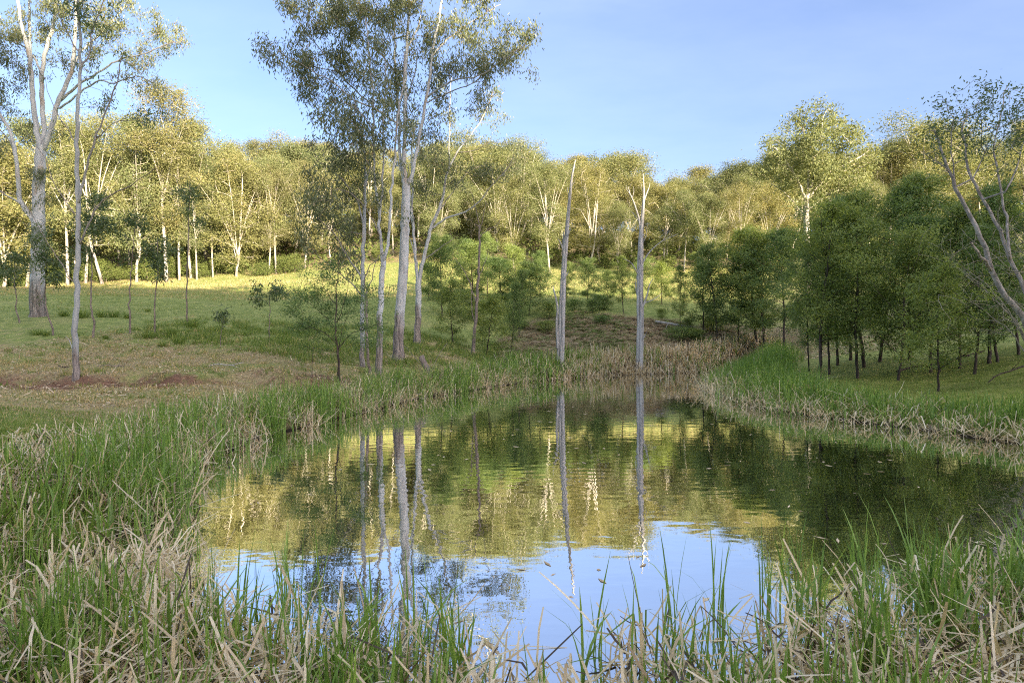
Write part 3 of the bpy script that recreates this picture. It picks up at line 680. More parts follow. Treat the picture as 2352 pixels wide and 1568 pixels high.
# the slender tree in front of it
hero('gum_tree', 'slender single-stemmed young gum standing on the bare red soil at left', (175, 868),
     [([(175, 868), (174, 760), (176, 640), (179, 540), (178, 440), (176, 330), (179, 250), (183, 150), (183, 60), (180, -20), (182, -120)], 15, 5, 0),
      ([(179, 470), (195, 400), (215, 330), (245, 250), (268, 190), (280, 130)], 7, 2, -1.0), ([(180, 565), (225, 470), (300, 425), (360, 385)], 5, 1.5, -1.2),
      ([(222, 318), (260, 285), (300, 260)], 3, 1, -.6), ([(171, 490), (130, 430), (95, 350), (60, 300)], 3.5, 1, .8), ([(171, 650), (110, 560), (50, 460), (0, 440)], 3, 1, 1.0),
      ([(176, 330), (150, 290), (120, 240), (105, 180)], 4, 1.3, .5), ([(183, 160), (205, 120), (215, 60), (240, 0)], 5, 2, .5), ([(181, 120), (150, 70), (130, 10)], 4, 1.5, -.5), ([(170, 490), (150, 470), (125, 400)], 3, 1, -.7)],
     [(345, 262, 40, 22, .8), (330, 285, 30, 15, .8), (195, 130, 22, 45, .5), (205, 40, 40, 40, .8), (150, 30, 40, 40, .8), (235, 10, 40, 30, .7), (280, 140, 22, 20, .7), (360, 250, 15, 12, .6), (215, 240, 20, 10, .5), (220, 470, 15, 20, .35), (100, 500, 30, 25, .35), (120, 300, 20, 20, .4), (180, -70, 70, 50, .8), (205, 540, 12, 22, .35)],
     'bark_thin', 'sapling_leaf', (16, .15, .16, .042, 1.0, 1.0), 111, dens=.9, flare=.35)

# the clump of big gums at the head of the pond
hero('gum_tree', 'biggest gum of the pond-side clump, thick trunk with dark peeling bark at its base', (915, 828),
     [([(915, 828), (919, 712), (927, 622), (930, 502), (932, 450), (931, 412)], 29, 20, 0),
      ([(930, 430), (918, 358), (916, 260), (908, 163), (905, 65), (896, -10), (890, -110)], 9, 4, 1.2), ([(930, 425), (928, 358), (931, 228), (932, 146), (937, 65), (942, -20), (945, -120)], 12, 5, -.4),
      ([(934, 428), (941, 415), (955, 358), (971, 276), (984, 195), (994, 114), (1010, 32), (1022, -70)], 11, 5, -1.0), ([(979, 226), (1010, 202), (1049, 182), (1098, 176), (1147, 143), (1205, 107)], 6, 2, -2.0),
      ([(982, 236), (1033, 211), (1082, 195), (1110, 170)], 4, 1.5, -1.0), ([(918, 290), (887, 265), (854, 247), (812, 228), (757, 182), (718, 163), (640, 120)], 6, 1.6, -2.2),
      ([(908, 165), (870, 120), (809, 75), (770, 20)], 5, 2, 1.0), ([(935, 110), (960, 60), (970, 0)], 5, 2, 1.2), ([(990, 130), (1040, 80), (1100, 40), (1150, 10)], 5, 2, 1.2), ([(905, 90), (880, 40), (850, -10)], 4, 2, -1.0),
      ([(860, 248), (790, 180), (740, 120), (690, 60), (650, 10)], 4, 1.5, .6), ([(930, 240), (950, 180), (960, 130)], 4, 2, 2.0)],
     [(720, 50, 60, 45), (790, 45, 60, 45), (850, 60, 55, 55), (930, 50, 55, 50), (1010, 60, 55, 45), (1100, 50, 60, 45), (1180, 85, 45, 35), (1172, 130, 38, 28), (645, 110, 50, 25, .6), (598, 112, 28, 22, .7), (680, 140, 50, 28, .9), (735, 130, 65, 45), (800, 150, 55, 45),
      (870, 165, 45, 45), (720, 190, 48, 36, 1.1), (760, 215, 50, 35), (690, 60, 30, 30, .5), (640, 20, 35, 25, .5), (930, 180, 35, 40), (970, 105, 40, 40), (1010, 170, 45, 38), (1060, 150, 55, 35), (1130, 155, 55, 35), (1090, 225, 40, 25, .8), (1020, 255, 38, 35, .7), (1225, 155, 15, 14, .7),
      (930, 275, 25, 45, .8), (990, 315, 40, 30, .8), (880, 230, 35, 40, .8), (800, 0, 90, 40), (940, -30, 90, 40), (1080, -20, 90, 40), (700, -10, 60, 40, .8), (970, -90, 130, 50), (940, 480, 8, 40, .5, -.4), (1130, 110, 50, 40, .7)],
     'bark', 'gum_leaf', LP, 121, dens=1.2)
hero('gum_tree', 'forked grey gum leaning right, rightmost of the pond-side clump', (958, 790),
     [([(958, 790), (960, 712), (961, 640)], 18, 15, 0), ([(960, 650), (954, 592), (952, 547), (946, 487), (948, 427), (945, 360), (950, 300)], 9, 4, 1.0),
      ([(963, 645), (972, 598), (987, 532), (1008, 481), (1020, 439), (1026, 400), (1049, 351), (1082, 309), (1114, 260), (1131, 211)], 11, 2, -.5), ([(1027, 400), (1031, 374), (1033, 260), (1036, 180)], 5, 2, .8),
      ([(990, 526), (1023, 502), (1068, 487), (1098, 466), (1122, 436), (1163, 390), (1182, 355)], 6, 1.4, -2.0), ([(1000, 500), (1040, 440), (1075, 395), (1110, 380)], 3, 1.2, .8), ([(950, 500), (930, 440), (940, 380)], 4, 2, .8),
      ([(956, 600), (945, 560), (940, 545)], 4, 2, .6), ([(1049, 351), (1090, 345), (1120, 330)], 3, 1.2, -1), ([(975, 595), (1010, 570), (1045, 545)], 3, 1.2, -.5)],
     [(1060, 290, 35, 50, .55), (1140, 270, 38, 28, .8), (1105, 325, 30, 15), (1180, 345, 38, 38, .55), (1125, 392, 50, 18, 1.1), (1165, 400, 38, 18), (1050, 395, 55, 25, .9), (990, 360, 45, 28), (965, 300, 28, 35, .7), (1030, 200, 22, 25, .5), (960, 430, 28, 25, .7), (1000, 430, 40, 20, .6), (1140, 215, 25, 25, .6), (1080, 420, 50, 15, .6)],
     'bark', 'gum_leaf', LP, 131, dens=1.5)
hero('gum_tree', 'pale gum forking at mid height, second from left of the pond-side clump', (870, 861),
     [([(870, 861), (873, 742), (877, 652), (880, 598)], 18, 13, 0), ([(879, 605), (874, 547), (871, 487), (866, 440), (859, 390), (857, 276), (854, 195), (847, 120), (840, 40)], 9, 3, .6),
      ([(881, 602), (891, 562), (897, 472), (901, 420), (908, 341), (912, 270), (925, 200), (930, 120)], 9, 3, -.8), ([(872, 500), (880, 390), (880, 276), (886, 179), (880, 90)], 6, 2, 1.2),
      ([(858, 300), (820, 250), (780, 230)], 3.5, 1.5, -.8), ([(872, 540), (840, 480), (800, 440), (760, 430)], 3, 1.3, -1.0), ([(908, 350), (940, 320), (960, 290)], 3, 1.3, .8)],
     [(830, 240, 45, 45, .9), (770, 270, 45, 35), (725, 285, 30, 20, .7), (780, 295, 45, 32), (840, 320, 45, 35), (880, 300, 30, 50, .8), (925, 350, 25, 40, .6), (800, 350, 45, 28), (860, 150, 35, 45, .7), (900, 200, 35, 40, .6), (760, 445, 45, 28, .8), (880, 420, 25, 25, .5), (850, 430, 35, 30, .6), (880, 80, 40, 40, .7)],
     'bark', 'gum_leaf', LP, 141, dens=.85)
hero('gum_tree', 'leafy leftmost gum of the pond-side clump, slim trunk and low hanging foliage', (832, 842),
     [([(832, 842), (832, 727), (834, 607), (837, 502), (838, 412), (838, 358), (818, 293), (815, 230)], 13, 4, 0), ([(834, 560), (828, 484), (796, 423), (765, 395), (730, 370)], 6, 2, -.7), ([(838, 430), (850, 380), (845, 320)], 4, 2, .8),
      ([(833, 640), (800, 590), (770, 540), (730, 500)], 5, 1.6, -1.2), ([(833, 680), (795, 640), (745, 600), (715, 570)], 4, 1.4, .8)],
     [(780, 360, 60, 32, 1.1), (735, 400, 42, 25), (700, 330, 28, 12), (830, 340, 30, 40, .8), (750, 445, 50, 32), (710, 460, 35, 25, .8), (740, 495, 55, 32, 1.1), (780, 540, 48, 36, 1.1), (720, 540, 35, 30, .8), (800, 470, 40, 35, .8), (810, 600, 32, 30, .8), (830, 420, 30, 30, .6), (770, 590, 40, 25, .7), (745, 570, 20, 25, .6)],
     'bark_thin', 'gum_leaf', LP, 151, dens=.85)
hero('gum_tree', 'thin twisted dark-barked sapling tight against the leftmost pond-side gum', (850, 862),
     [([(850, 862), (844, 802), (841, 712), (843, 667)], 8, 6, 0), ([(843, 670), (838, 640), (850, 610), (865, 595)], 4, 1.5, -.4), ([(843, 668), (855, 640), (862, 600), (880, 580)], 3.5, 1.2, .4)],
     [(865, 610, 22, 18, .5), (845, 640, 15, 15, .4)], 'bark_sapling', 'sapling_leaf', (14, .12, .13, .036, .8, 1), 156)
# grey half-bare tree right of the clump
hero('bare_tree', 'half-bare grey tree with thin crooked branches right of the forked gum', (1086, 815),
     [([(1086, 815), (1094, 712), (1099, 622), (1102, 547), (1100, 520)], 9, 4, 0), ([(1102, 550), (1098, 502), (1090, 470), (1080, 440)], 3, 1, .4), ([(1102, 545), (1122, 526), (1143, 514), (1160, 480)], 3, .9, -.4), ([(1094, 700), (1080, 650), (1065, 620), (1050, 600)], 3.5, 1, -.4),
      ([(1101, 530), (1112, 490), (1118, 460)], 2.5, .9, .5), ([(1098, 640), (1115, 600), (1122, 570)], 2.5, .8, .3), ([(1090, 740), (1082, 690), (1085, 650)], 3, 1, .4)],
     [(1110, 490, 45, 35, .5), (1060, 600, 25, 25, .4), (1120, 580, 25, 25, .4), (1085, 470, 25, 25, .4), (1150, 480, 25, 20, .4)], 'bark_sapling', 'gum_leaf', (3, .2, .13, .03, 1, 1), 161)

# ------------------------------------------------------------------ the two drowned dead trunks
def dead_tree(label, foot, trunk, branches, seed):
    rg = np.random.default_rng(seed); u, v = foot; y = CH*F/(v-CV); base = np.array(((u-CU)/F*y, y, 0.0))
    e = thing('dead_tree', label, 'dead tree', base)
    def tube(name, pts, sides, lump, dark=True):
        Q = spline(px_limb_w(y, pts), .22); n = len(Q); th = np.linspace(0, 2*np.pi, sides, endpoint=False); T = np.gradient(Q[:, :3], axis=0); T /= np.linalg.norm(T, axis=1)[:, None]
        A1 = np.cross(T, (0.1, 1, .05)); A1 /= np.linalg.norm(A1, axis=1)[:, None]; B1 = np.cross(T, A1); z = Q[:, 2]
        rr = Q[:, 3][:, None]*(1+lump*(np.sin(3*th[None]+.12*z[:, None]+seed)*.55+np.sin(5*th[None]-.3*z[:, None])*.4+np.sin(8*th[None]+.15*z[:, None])*.3)+rg.normal(0, .02, (n, sides))*1.5)
        ring = Q[:, None, :3]+rr[..., None]*(np.cos(th)[None, :, None]*A1[:, None]+np.sin(th)[None, :, None]*B1[:, None])
        q = np.arange(n*sides).reshape(n, sides); Fq = np.stack([q[:-1], np.roll(q[:-1], -1, 1), np.roll(q[1:], -1, 1), q[1:]], -1).reshape(-1, 4)
        V = ring.reshape(-1, 3)-base; mesh_np(name, V, Fq, MAT['deadwood'], e, {'h': V[:, 2]}, True)
    tube('trunk', trunk, 24, .21)
    for b in branches: tube('branch', b, 7, .06)
def px_limb_w(y, pts):
    return np.array([(*W(p[0], p[1], y+(p[3] if len(p) > 3 else 0)), p[2]/2/F*y) for p in pts])
dead_tree('dead grey trunk tapering to a hooked point, left of the two standing in the water', (1286, 866),
          [(1286, 884, 19), (1287, 856, 17.5), (1290, 763, 15), (1293, 669, 13), (1297, 594, 11), (1301, 549, 9.5), (1308, 463, 6.5), (1314, 406, 4.5), (1319, 380, 3.4), (1320, 373, 2.6), (1324, 365, 1.6)],
          [[(1281, 800, 7, -.1), (1279, 740, 6, -.15), (1281, 710, 5, -.2), (1277, 685, 4, -.3), (1271, 662, 2.2, -.35), (1270, 656, 1, -.35)], [(1294, 590, 3.5), (1291, 565, 3.5, -.2), (1284, 552, 2, -.4), (1281, 546, .8, -.45)],
           [(1296, 600, 4), (1294, 560, 3.5, .2), (1294, 532, 1.8, .25)], [(1309, 462, 2), (1304, 440, 1.2, .1), (1303, 430, .6, .15)], [(1303, 545, 2.6, -.1), (1309, 530, 1.8, -.3), (1311, 522, .8, -.35)], [(1297, 640, 3, -.2), (1304, 628, 2, -.4), (1306, 622, .9, -.45)], [(1312, 430, 1.8), (1318, 420, 1.1, -.1), (1321, 411, .5, -.15)], [(1283, 820, 6, -.25), (1280, 846, 7, -.3), (1278, 872, 8, -.35)]], 1)
dead_tree('dead grey trunk with bare forked top, right of the two standing in the water', (1469, 858),
          [(1469, 872, 18), (1469, 856, 17), (1471, 744, 15.5), (1470, 669, 14), (1471, 594, 12.5), (1473, 538, 9.5), (1477, 481, 6.5), (1479, 444, 4.2), (1478, 415, 2.4), (1477, 398, 1)],
          [[(1472, 540, 5), (1468, 504, 4.6), (1457, 468, 3.2, -.2), (1447, 444, 2, -.3), (1443, 429, 1, -.3)], [(1478, 470, 3.5), (1484, 448, 2.8, .2), (1491, 430, 1.8, .3), (1493, 418, .7, .3)],
           [(1476, 604, 3.5), (1492, 579, 2.8, -.3), (1522, 553, 1.8, -.6), (1558, 537, .7, -.8)], [(1474, 710, 5), (1486, 680, 3.8, -.2), (1492, 654, 2.2, -.3), (1500, 640, 1, -.4)],
           [(1482, 695, 2.6, -.1), (1500, 688, 2, -.3), (1522, 673, .8, -.5)], [(1466, 631, 3), (1451, 605, 2.2, -.3), (1432, 594, 1, -.5)], [(1465, 505, 2), (1455, 490, 1.4, .2), (1446, 484, .6, .3)],
           [(1465, 690, 2.6), (1460, 655, 2, .2), (1463, 630, .8, .3)], [(1452, 455, 1.6, -.2), (1456, 440, 1.1, -.2), (1455, 428, .5, -.2)], [(1481, 455, 1.6), (1474, 430, 1, .1), (1472, 420, .5, .1)], [(1475, 780, 3, -.25), (1482, 770, 2, -.4), (1485, 762, .9, -.5)], [(1476, 560, 2.4, -.1), (1484, 540, 1.6, -.3), (1487, 515, .7, -.4)], [(1463, 830, 6, -.2), (1461, 850, 7, -.25), (1459, 870, 8, -.3)], [(1447, 445, 1.3, -.3), (1440, 436, .9, -.35), (1438, 425, .4, -.4)], [(1523, 552, 1.2, -.6), (1530, 538, .8, -.6), (1540, 528, .4, -.7)]], 2)

# ------------------------------------------------------------------ the great domed gum and the leaning tree on the right
hero('gum_tree', 'great domed gum catching the low sun above the right-hand wattles', (1858, 640),
     [([(1858, 640), (1855, 560), (1852, 500), (1853, 450)], 17, 12, 0), ([(1853, 470), (1835, 420), (1805, 370), (1780, 340)], 7, 3, -1.5), ([(1853, 455), (1858, 400), (1850, 340), (1845, 290)], 7, 3, 1.5), ([(1854, 455), (1872, 400), (1885, 330), (1890, 270)], 8, 3, 0),
      ([(1855, 460), (1885, 420), (1930, 385), (1985, 355)], 7, 3, -1.5), ([(1857, 480), (1900, 450), (1950, 430)], 5, 2, 2), ([(1880, 380), (1910, 330), (1925, 300)], 4, 2, 1.5), ([(1852, 500), (1810, 450), (1770, 420)], 4, 2, 1)],
     [(1880, 275, 50, 32), (1895, 250, 30, 14), (1835, 310, 48, 32), (1800, 350, 42, 32), (1765, 365, 20, 18, .8), (1935, 320, 50, 35), (1980, 355, 36, 26), (1890, 345, 65, 38), (1850, 375, 45, 30, .9), (1945, 385, 52, 30), (1990, 390, 24, 20, .8), (1910, 420, 60, 25, .9), (1830, 410, 50, 26, .8), (1960, 430, 40, 22), (1870, 455, 50, 20, .7), (1780, 400, 30, 20, .7)],
     'bark_far', 'far_leaf', (40, .5, .38, .13, .7, .8), 171, yfoot=66, dens=2.1, depth=1.3, step=.6, tip=.014)
hero('leaning_tree', 'rough lichen-grey tree leaning left over the wattles at the right edge', (2420, 860),
     [([(2420, 860), (2352, 731), (2319, 694), (2289, 645), (2263, 570), (2240, 525), (2222, 476), (2195, 431), (2177, 386), (2162, 345), (2150, 300)], 17, 5, 0),
      ([(2385, 790), (2365, 700), (2342, 641), (2312, 570), (2289, 514), (2259, 457), (2233, 408), (2218, 356), (2212, 300), (2222, 250)], 12, 4, 1.2),
      ([(2276, 620), (2262, 598), (2248, 581), (2231, 555)], 9, 5, -.8), ([(2320, 590), (2310, 500), (2293, 400), (2285, 330), (2300, 260), (2310, 200)], 7, 2, 2.0), ([(2180, 395), (2150, 370), (2120, 345)], 3, 1.2, -.7), ([(2235, 410), (2262, 350), (2290, 280)], 4, 1.5, .8), ([(2196, 430), (2185, 330), (2190, 270)], 4, 1.4, -.5), ([(2310, 440), (2340, 370), (2365, 300)], 5, 2, 1)],
     [(2160, 300, 42, 32), (2128, 338, 28, 24), (2190, 258, 36, 28), (2232, 232, 36, 26), (2300, 208, 42, 26), (2335, 245, 35, 42), (2245, 288, 36, 34, .8), (2200, 330, 36, 34, .8), (2290, 295, 42, 36, .8), (2340, 330, 28, 36), (2250, 345, 36, 24, .6), (2390, 250, 50, 60, .8), (2310, 370, 30, 20, .6), (2165, 375, 20, 14, .6)],
     'bark_lichen', 'sapling_leaf', (15, .15, .11, .042, .5, .9), 181, yfoot=17.0, dens=1.15)

# ------------------------------------------------------------------ wattles
def wattle_proto(seed, H, Wd, lowf, ntr=1, lean=0.0, nsp=290, k=48):
    """feathery black-barked wattle: thin dark stem, ascending branches, flat sprays of fine leaflets"""
    rg = np.random.default_rng(seed); sk = Sk(30000); r0 = H*.0062+.016
    top = (lean*H, rg.normal(0, .2), H*.94)
    sk.limb([(0, 0, -.4, r0*1.3), (0, 0, .3, r0), (lean*H*.2+rg.normal(0, .12), rg.normal(0, .12), H*.33, r0*.8), (lean*H*.5+rg.normal(0, .2), rg.normal(0, .2), H*.62, r0*.5), (*top, .012)], .35, True, .015, rg)
    A = []; nb = 26; per_b = max(3, nsp//nb)
    for i in range(nb):                       # ascending plume-like branches of very uneven length
        t0 = ((i+rg.uniform(0, 1))/nb)**.9; z0 = H*(lowf*.6+(.93-lowf*.6)*t0); a = i*2.4+rg.normal(0, .5)
        L = Wd*np.clip(np.sin((t0*.70+.24)*np.pi), .18, 1)*rg.uniform(.5, 1.35); rise = rg.uniform(.05+.3*t0, 1.1)
        b = np.array((lean*z0, 0, z0)); e = b+np.array((np.cos(a)*L, np.sin(a)*L, min(L*rise, H*1.02-z0))); m = b+(e-b)*np.array((.5, .5, .38)); rb = r0*.42*(1-t0*.6)
        sk.limb([(*b, rb), (*m, rb*.65), (*e, .006)], .3, False, .02, rg)
        t = rg.uniform(.28, 1.05, per_b)[:, None]; c = (1-t)**2*b+2*t*(1-t)*m+t*t*e
        A.append(c+rg.normal(0, 1, (per_b, 3))*np.array((.20, .20, .12))*L*(1.15-.6*t))
    A = np.vstack(A)
    sk.grow(A, .32, .08, .0045, rg)
    V, Fq, Hh, R = sk.mesh(np.zeros(3), (7, 5, 3, 3), flare=.2)
    tr = mesh_np('trunk', V, Fq, MAT['bark_dark'], None, {'h': Hh, 'rad': R}, True)
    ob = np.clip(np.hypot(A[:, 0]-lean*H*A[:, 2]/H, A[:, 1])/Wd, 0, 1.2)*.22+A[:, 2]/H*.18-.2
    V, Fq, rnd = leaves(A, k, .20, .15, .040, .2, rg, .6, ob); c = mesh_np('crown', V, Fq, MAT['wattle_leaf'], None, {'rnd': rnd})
    return as_proto(tr, c)
WH = [8.0, 9.0, 6.5, 8.5, 5.0]
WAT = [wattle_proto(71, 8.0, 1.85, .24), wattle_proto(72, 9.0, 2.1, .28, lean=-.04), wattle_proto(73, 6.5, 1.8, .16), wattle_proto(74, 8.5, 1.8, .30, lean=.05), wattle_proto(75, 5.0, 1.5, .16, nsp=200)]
def wattle(u, v, vt, p, rz, label, group='wattles round the pond', y=None, wide=1.0, name='wattle_tree'):
    if y is None: x, y, z = ground_hit(u, v)
    else: x = (u-CU)/F*y; z = float(height(np.array(x), np.array(y)))
    s = (CH+(CV-vt)/F*y-z)/WH[p]
    tl = np.random.default_rng(int(u*7+v)).normal(0, .05, 2)
    place_copy(WAT[p], name, label, 'tree', (x, y, z-.05), group, rz, (s*wide, s*wide, s), tilt=(float(tl[0]), float(tl[1])))
G = 'wattles of the thicket on the right bank'
wattle(1882, 870, 448, 1, .5, 'tall front wattle of the right thicket, thick dark stem behind the reed point', G, wide=1.15)
wattle(1905, 860, 520, 3, 2.1, 'wattle with a thin stem close behind the front wattle of the right thicket', G)
wattle(1970, 870, 470, 0, 3.4, 'wattle of the right thicket, first straight stem right of the front one', G, wide=1.05)
wattle(2064, 874, 520, 2, 1.0, 'wattle of the right thicket with its stem rising beside a fallen dead branch', G, wide=.9)
wattle(2155, 898, 600, 4, .2, 'short wattle nearest the water on the mossy right bank', G, wide=.9)
wattle(2138, 856, 470, 1, 4.4, 'wattle just behind the short one on the mossy right bank', G)
wattle(2239, 860, 500, 3, 5.2, 'dark-stemmed wattle on the mossy bank toward the right edge', G, wide=1.1)
wattle(2205, 846, 450, 0, .9, 'wattle behind the dark-stemmed one on the mossy bank', G)
wattle(2272, 835, 400, 1, 2.8, 'tall wattle under the leaning lichen-grey tree', G)
wattle(2290, 832, 470, 2, 3.9, 'bushy wattle at the right edge under the leaning lichen-grey tree', G)
wattle(1858, 853, 560, 3, 1.7, 'slim wattle stem left of the front wattle of the right thicket', G, wide=.8)
wattle(1924, 839, 470, 0, 2.2, 'leftmost of the crowded thin stems in the middle of the right thicket', G)
wattle(1954, 828, 430, 1, 5.6, 'rightmost of the crowded thin stems in the middle of the right thicket', G)
wattle(2020, 832, 415, 0, 4.1, 'wattle deep in the right thicket behind the fallen dead branch', G, wide=1.1)
wattle(2090, 826, 385, 3, .4, 'wattle with pale stem deep in the right thicket', G, wide=1.1)
wattle(2340, 815, 450, 0, 1.3, 'wattle at the very right edge of the photo behind the leaning tree', G, wide=1.1)
wattle(1756, 814, 520, 2, 2.6, 'rounded wattle at the left end of the right thicket', G)
wattle(1800, 812, 510, 0, .1, 'taller wattle behind the rounded one at the left end of the right thicket', G)
wattle(1695, 790, 560, 2, 3.3, 'wattle above the far end of the pond, right of a smaller one', G)
wattle(1651, 790, 545, 0, 5.0, 'wattle above the far end of the pond, left end of the row', G, wide=.9)
wattle(1615, 770, 590, 4, 1.9, 'small wattle on the bracken bank by the fallen log', G, wide=1.1)
wattle(1563, 757, 600, 3, .7, 'thin wattle sapling on the bracken bank right of the dead trunks', wide=.7)
G2 = 'wattles on the bank between pond and pasture'
wattle(1015, 728, 535, 2, 2.9, 'wattle behind the forked gum, dark stem on sunlit ground', G2, y=45, wide=1.0)
wattle(1060, 700, 540, 0, 1.1, 'yellow-green wattle catching sun behind the half-bare grey tree', G2, y=57, wide=1.1)
wattle(1120, 700, 525, 1, 4.0, 'bright wattle catching sun right of the half-bare grey tree', G2, y=58, wide=1.0)
wattle(1185, 700, 560, 2, .6, 'wattle catching sun midway between half-bare tree and pointed dead trunk', G2, y=56, wide=1.1)
wattle(1240, 705, 570, 0, 2.0, 'wattle just left of the pointed dead trunk', G2, y=55, wide=1.0)
wattle(1117, 817, 670, 4, 3.1, 'small wattle at the foot of the half-bare grey tree', G2, wide=1.2)
wattle(1173, 815, 640, 3, 5.3, 'thin-stemmed wattle on the near slope left of the pointed dead trunk', G2, wide=.8)
wattle(1192, 776, 610, 3, 1.5, 'twin-stemmed wattle left of the pointed dead trunk', G2, wide=.9)
wattle(1040, 790, 640, 4, .9, 'low feathery wattle between the forked gum and the half-bare tree', G2, wide=1.0)
wattle(1350, 703, 590, 2, 4.8, 'dark wattle between the two dead trunks, nearer the pointed one', G2, wide=1.0)
wattle(1432, 721, 580, 3, 2.4, 'dark wattle close on the left of the branched dead trunk', G2, wide=1.0)
wattle(1395, 705, 620, 4, .3, 'small dark wattle midway between the two dead trunks', G2, y=55, wide=1.2)
wattle(1300, 700, 600, 2, 3.7, 'wattle half hidden behind the pointed dead trunk', G2, y=54, wide=1.0)
wattle(1520, 690, 600, 4, 5.9, 'small wattle on the crest right of the branched dead trunk', G2, y=56, wide=1.1)

wattle(1085, 690, 555, 2, 1.9, 'broad wattle filling the gap behind the half-bare grey tree', G2, y=53, wide=1.3)
wattle(1150, 690, 585, 2, .2, 'bushy wattle low on the slope between the half-bare tree and the thin-stemmed one', G2, y=51, wide=1.4)
wattle(1215, 700, 600, 4, 4.2, 'bushy low wattle on the crest left of the pointed dead trunk', G2, y=50, wide=1.5)
wattle(1740, 800, 500, 0, 4.6, 'upright wattle rising between the far row and the right thicket', G, wide=1.1)
wattle(1985, 845, 420, 1, .8, 'broad-crowned wattle in the second rank of the right thicket', G, wide=1.1)
wattle(985, 700, 600, 2, 5.0, 'wattle showing between the forked gum and the biggest trunk of the clump', G2, y=55, wide=1.2)
wattle(1470, 690, 590, 2, 3.0, 'wattle on the crest straight behind the branched dead trunk', G2, y=57, wide=1.1)

BUSH = [wattle_proto(81, 1.6, 1.0, .05, nsp=90, k=40), wattle_proto(82, 1.2, 1.2, .05, nsp=90, k=40)]
# the open, dark wattle in front of the gum clump
hero('wattle_tree', 'open dark wattle with spreading feathery branches in front of the gum clump', (778, 879),
     [([(778, 879), (776, 812), (772, 770), (772, 700), (775, 640), (777, 590)], 7, 1.6, 0), ([(774, 790), (745, 765), (710, 752), (665, 735)], 3, .8, -.8), ([(773, 760), (740, 720), (700, 690), (670, 665)], 2.6, .7, .6), ([(773, 740), (790, 700), (800, 650), (810, 620)], 2.6, .7, -.5),
      ([(776, 800), (810, 765), (850, 750), (890, 740)], 2.4, .7, .5), ([(772, 700), (745, 660), (735, 620)], 2.2, .6, -.4), ([(776, 810), (785, 760), (800, 720)], 3, 1, .6)],
     [(690, 690, 42, 26), (740, 650, 45, 32), (700, 745, 45, 25), (760, 700, 48, 40), (820, 690, 40, 38), (860, 740, 38, 25, .8), (740, 760, 48, 28), (775, 620, 30, 24, .8), (830, 770, 42, 24, .8), (735, 800, 32, 18, .7), (660, 715, 22, 22, .8), (880, 690, 18, 24, .5)],
     'bark_dark', 'wattle_leaf', (60, .16, .09, .024, .15, .5), 201, dens=1.5, tip=.0035, flare=.2)

# saplings standing in the paddock on the left
def sapling(label, pts, w, clumps, seed, d=1.0):
    hero('sapling', label, pts[0][:2], [(pts, w, 1.6, 0)], clumps, 'bark_sapling', 'sapling_leaf', (30, .15, .20, .065, .9, 1.0), seed, dens=d*1.9, depth=1.0, flare=.2, group='saplings in the paddock', tip=.005)
sapling('crooked sapling at the far left, stem bent like a hook', [(46, 741), (38, 715), (38, 690), (34, 650), (35, 600)], 4, [(30, 605, 35, 35), (10, 620, 22, 25), (50, 580, 20, 16, .6)], 301)
sapling('sapling just right of the big left gum, stem leaning away from it', [(122, 770), (112, 728), (104, 700), (104, 640), (108, 580)], 5, [(115, 600, 28, 40), (140, 640, 20, 14, .4), (95, 560, 25, 25)], 302)
sapling('tall leafy sapling just right of the slender gum', [(214, 775), (217, 740), (208, 700), (210, 640), (214, 560), (216, 470)], 6, [(222, 480, 28, 30), (205, 520, 28, 28), (240, 520, 30, 25, .7), (200, 590, 22, 22, .6), (170, 600, 25, 25, .5), (235, 450, 16, 14, .7)], 303)
sapling('straight sapling with narrow leafy top, third right of the slender gum', [(299, 766), (297, 700), (300, 640), (304, 590), (312, 500)], 5, [(312, 505, 25, 22), (295, 540, 22, 14, .5), (320, 540, 18, 18, .6), (285, 600, 18, 10, .4)], 304)
sapling('sapling with a full drooping crown left of the tallest paddock sapling', [(356, 767), (355, 710), (358, 670), (362, 620), (362, 560)], 4.5, [(362, 570, 34, 26, 1.1), (350, 600, 25, 22), (378, 605, 18, 25, .8), (362, 630, 16, 14, .7)], 305)
sapling('tallest straight sapling of the paddock, small leaves up its whole top', [(430, 746), (428, 690), (430, 600), (433, 520), (436, 410)], 4.5, [(436, 425, 14, 22), (420, 450, 25, 12, .7), (450, 445, 25, 14, .8), (465, 505, 24, 14, .8), (440, 480, 25, 14, .6), (415, 500, 14, 12, .5)], 306)
sapling('small round-headed sapling left of the open dark wattle', [(617, 783), (618, 730), (619, 690), (620, 660)], 3, [(620, 665, 28, 18, 1.1), (610, 685, 24, 14), (575, 690, 16, 10, .5)], 307)
sapling('thin wispy seedling standing in dry grass below the row of saplings', [(507, 796), (506, 770), (512, 745), (515, 720)], 2.4, [(515, 730, 20, 22, .6)], 308)

